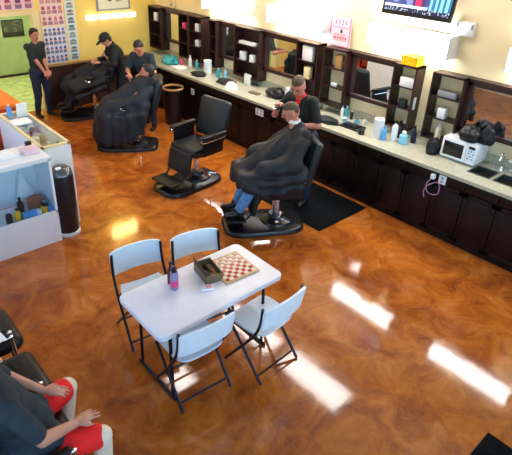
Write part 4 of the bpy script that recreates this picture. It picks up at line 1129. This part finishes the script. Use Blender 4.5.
# reclining customer under the large slate cape
J = dict(seated((-.20, 0, 1.24), (1, 0, .1)), chest=(-.24, 0, .98), neck=(-.24, 0, 1.14)); r_, g_ = person('customer under a long slate cape that hangs almost to the floor', (3.98, 7.02), 146, J, skin='skin2', shirt='shirt_black', pants='navy', hair='hair', voxel=.010)
cape(r_, 'cape2', [((-.24, .10, 1.03), .12, (-.24, -.10, 1.03), .12), ((-.24, .18, 1.0), .10, (-.04, .28, .84), .12), ((-.24, -.18, 1.0), .10, (-.04, -.28, .84), .12),
     ((-.12, .25, .76), .15, (.36, .20, .72), .12), ((-.12, -.25, .76), .15, (.36, -.20, .72), .12), ((-.15, 0, 1.0), .20, (.12, 0, .84), .18), ((.12, 0, .82), .17, (.42, 0, .72), .14),
     ((.46, .22, .64), .11, (.46, -.22, .64), .11), ((.52, .24, .60), .09, (.58, .26, .20), .09), ((.52, -.24, .60), .09, (.58, -.26, .20), .09), ((.54, 0, .60), .11, (.62, 0, .20), .10), ((.56, .13, .5), .10, (.60, .13, .2), .09), ((.56, -.13, .5), .10, (.60, -.13, .2), .09),
     ((.30, .36, .62), .07, (.32, .38, .22), .06), ((.10, .38, .62), .07, (.10, .40, .26), .05), ((-.1, .38, .66), .07, (-.1, .40, .36), .05), ((.42, .33, .6), .08, (.46, .36, .2), .07), ((.20, .37, .62), .07, (.20, .39, .22), .06), ((0, .38, .64), .07, (0, .40, .30), .05),
     ((-.24, 0, 1.11), .08, (-.24, 0, 1.04), .13)], [], amp=.018)

# farthest customer under black cape
J = dict(seated((-.30, 0, 1.06), (1, 0, .4)), chest=(-.26, 0, .86), neck=(-.30, 0, .98), pelvis=(-.10, 0, .66), handL=(.16, .16, .74), handR=(.16, -.16, .74)); r_, g_ = person('customer covered by a black cape in the farthest barber chair', (4.16, 8.90), 170, J, skin='skin', shirt='shirt_black', pants='navy', hair='hair2', voxel=.011)
cape(r_, 'cape', [((-.26, .10, .90), .12, (-.26, -.10, .90), .12), ((-.26, .18, .88), .10, (-.02, .28, .80), .11), ((-.26, -.18, .88), .10, (-.02, -.28, .80), .11),
     ((-.12, .22, .70), .14, (.44, .18, .64), .12), ((-.12, -.22, .70), .14, (.44, -.18, .64), .12), ((-.15, 0, .86), .16, (.2, 0, .76), .15), ((.50, .16, .58), .09, (.50, -.16, .58), .09),
     ((-.1, .36, .72), .06, (.4, .32, .60), .06), ((-.1, .38, .6), .05, (.4, .34, .46), .05)], [])

# barber with the red collar
standL = dict(pelvis=(0, 0, .92), chest=(.05, 0, 1.25), neck=(.09, 0, 1.46), head=(.15, 0, 1.60), look=(1, 0, -.6), handL=(.38, .10, 1.20), handR=(.38, -.12, 1.22), poleL=(-.3, .7, -1), poleR=(-.3, -.7, -1),
              ankleL=(.03, .12, .08), ankleR=(-.03, -.12, .08))
J = dict(standL); J.update(chest=(.09, 0, 1.27), neck=(.17, 0, 1.475), head=(.26, .02, 1.60), look=(1, .15, -.55), handL=(.36, .12, 1.17), handR=(.40, -.14, 1.36), poleL=(-.7, .8, -.5), curl=.7)
r_, g_ = person('barber in a black shirt with a red collar working behind the customer in jeans', (4.70, 4.05), 190, J, skin='skin2', shirt='shirt_black', pants='navy', hair='hair2', voxel=.008, sleeve=.75, collar='red', hair_style='fade', scale=1.03)
t = thing('hair_clipper', 'dark hair clipper held by the barber with the red collar', 'clipper', (4.23, 4.08, 1.40), math.radians(190))
b = NB(); slab(b, (.0, 0, 0), (.13, .04, .035), .012); obj('clipper_body', b, 'plastic_black', t)
b = NB(); add_box(b, (.075, 0, 0), (.025, .042, .02), .003); obj('blade', b, 'chrome', t)

# barber in dark tee
J = dict(standL); J.update(chest=(.10, 0, 1.22), neck=(.19, 0, 1.42), head=(.27, 0, 1.53), look=(1, 0, -.7), handL=(.44, .12, 1.12), handR=(.44, -.12, 1.10), curl=.7)
r_, g_ = person('barber in a dark tee leaning over the customer with the slate cape', (4.58, 7.66), 215, J, skin='skin2', shirt='shirt_slate', pants='navy', hair='hair', voxel=.009, sleeve=.7, scale=.97)
# capped barber
J = dict(standL); J.update(chest=(.11, 0, 1.17), neck=(.19, 0, 1.36), head=(.28, 0, 1.43), look=(1, 0, -.8), handL=(.44, .12, 1.06), handR=(.44, -.12, 1.06), curl=.7)
r_, g_ = person('barber in black wearing a black cap, bending by the farthest chair', (4.62, 8.55), 168, J, skin='skin', shirt='shirt_black', pants='shirt_black', hair='hair', voxel=.010, sleeve=1.9, cap='shirt_black', scale=1.0)
# man by doorway
J = dict(standL); J.update(pelvis=(0, 0, .92), chest=(.0, 0, 1.27), neck=(.01, 0, 1.48), head=(.05, 0, 1.63), look=(1, 0, -.1), handL=(.24, .05, .98), handR=(.24, -.02, .94), poleL=(-1, .25, -1), poleR=(-1, -.25, -1))
r_, g_ = person('man in a charcoal tee and jeans standing at the doorway', (3.33, 9.36), 285, J, skin='skin2', shirt='shirt_green', pants='navy', hair='hair', voxel=.010, sleeve=.8, scale=.92)

# ------------------------------------------------------------------ waiting chairs and seated person lower left (facing +X)
def waiting_chair():
    t = thing('waiting_chair', '', 'armchair', (0, 0, 0), 0, 'black waiting chairs along the left wall')
    b = NB(); slab(b, (.36, 0, .415), (.58, .48, .14), .068); obj('seat', b, 'black', t)
    b = NB(); slab(b, (.07, 0, .68), (.10, .48, .46), .045, Matrix.Rotation(math.radians(-10), 3, 'Y')); obj('backrest', b, 'black', t)
    for s in (-1, 1):
        b = NB(); slab(b, (.33, s * .272, .63), (.40, .05, .035), .014); a_ = obj('armrest', b, 'black', t)
        b = NB(); add_tube(b, smooth_path([(.05, s * .272, .50), (.10, s * .272, .60), (.50, s * .272, .60), (.55, s * .272, .55), (.56, s * .272, .02)], 5), .013, 10); obj('leg', b, 'chrome', t)
        b = NB(); add_tube(b, [(.06, s * .272, .60), (.02, s * .272, .02)], .013, 10); obj('leg', b, 'chrome', t)
    b = NB(); add_tube(b, [(.55, -.272, .33), (.55, .272, .33)], .011, 8); add_tube(b, [(.05, -.272, .36), (.05, .272, .36)], .011, 8); obj('cross_bar', b, 'chrome', t)
    return t
wc = waiting_chair()
WC = [((.05, 2.28), 'black waiting chair occupied by the person in red'), ((.09, 2.87), 'black waiting chair empty, next to the person in red'), ((.10, 3.47), 'black waiting chair farther back, cut by the left edge')]
for i, (p, l) in enumerate(WC):
    c = wc if i == 0 else dup(wc)
    c['label'] = l; c.location = (p[0], p[1], 0)
t = thing('highlight_sheet', 'white sheet put across the armrests as their highlight at the left edge', 'highlight_sheet', (.44, 3.11, .6495), math.radians(8))  # thin white sheet added to stand for the light highlight on the armrest
b = NB(); add_box(b, (0, 0, .004), (.30, .10, .008), .002); obj('cover', b, 'paper', t)
b = NB(); add_box(b, (0, -.001, .0043), (.294, .0985, .005), 0); obj('sheet_core', b, 'white', t)

J = dict(pelvis=(.08, 0, .57), chest=(.05, 0, .88), neck=(.01, 0, 1.10), head=(-.08, 0, 1.25), look=(1, 0, -.1),
         handL=(.31, .17, .675), handR=(.36, -.17, .665), poleL=(-.2, 1, -.4), poleR=(-.3, -1, -1.0), ankleL=(.42, .24, .10), ankleR=(.48, -.24, .10), kpoleL=(1, .35, .8), kpoleR=(1, -.35, .8),
         fdirL=(.9, -.45, -.25), fdirR=(.95, .15, -.12), curl=.18, footL=(1, .1, 0), footR=(1, -.1, 0))
r_, g_ = person('person in a slate tee and red shorts, hands on knees', (.30, 2.29), 0, J, skin='skin', shirt='shirt_slate', pants='red', hair='hair', shoe='white', voxel=.006, sleeve=.8, shorts=True, shin='pale', hair_style='short',
                hem=[((.05, .10, .62), .13, (.20, .12, .62), .11), ((.05, -.10, .62), .13, (.20, -.12, .62), .11), ((.10, 0, .78), .14, (.18, 0, .64), .12)])

# ------------------------------------------------------------------ world, sun and camera
w = bpy.data.worlds.new('World'); scene.world = w; w.use_nodes = True
nt = w.node_tree; bg = nt.nodes['Background']
sky = nt.nodes.new('ShaderNodeTexSky'); sky.sky_type = 'NISHITA'; sky.sun_disc = False; sky.sun_elevation = math.radians(40); sky.sun_rotation = math.radians(20)
nt.links.new(sky.outputs[0], bg.inputs[0]); bg.inputs[1].default_value = .45
def portal(loc, rot, sx, sy):
    l = bpy.data.lights.new('window_portal', 'AREA'); l.shape = 'RECTANGLE'; l.size = sx; l.size_y = sy; l.cycles.is_portal = True
    o = bpy.data.objects.new('window_portal', l); COL.objects.link(o); o.location = loc; o.rotation_euler = rot
for a, c in ((.2, 2.5), (2.9, 5.2), (5.6, 7.9)): portal((XL - .16, (a + c) / 2, 1.85), (0, -PI / 2, 0), 1.8, c - a)
for a, c in ((-.1, 2.0), (2.0, 3.2), (3.2, 5.2)): portal(((a + c) / 2, YF - .16, 1.5), (PI / 2, 0, 0), c - a, 2.5)

def look_cam():
    az, pit, rol, f, H, cx, cy = 48.172, 27.257, 2.066, 508.447, 3.296, 239.657, 189.746
    a, p, r = (math.radians(v) for v in (az, pit, rol))
    F = V((math.cos(p) * math.cos(a), math.cos(p) * math.sin(a), -math.sin(p))); R = F.cross(ZUP).normalized(); U = R.cross(F)
    R2 = R * math.cos(r) + U * math.sin(r); U2 = -R * math.sin(r) + U * math.cos(r)
    cam = bpy.data.cameras.new('camera'); o = bpy.data.objects.new('camera', cam); COL.objects.link(o)
    o.matrix_world = Matrix.Translation((0, 0, H)) @ Matrix((R2, U2, -F)).transposed().to_4x4()
    cam.sensor_fit = 'HORIZONTAL'; cam.sensor_width = 36; cam.lens = f * 36 / 512
    cam.shift_x = (256 - cx) / 512; cam.shift_y = -(227.5 - cy) / 512
    cam.clip_start = .05
    scene.camera = o
look_cam()
vs = scene.view_settings; vs.view_transform = 'Standard'; vs.look = 'None'; vs.gamma = 1; vs.use_curve_mapping = False; vs.exposure = 1.3
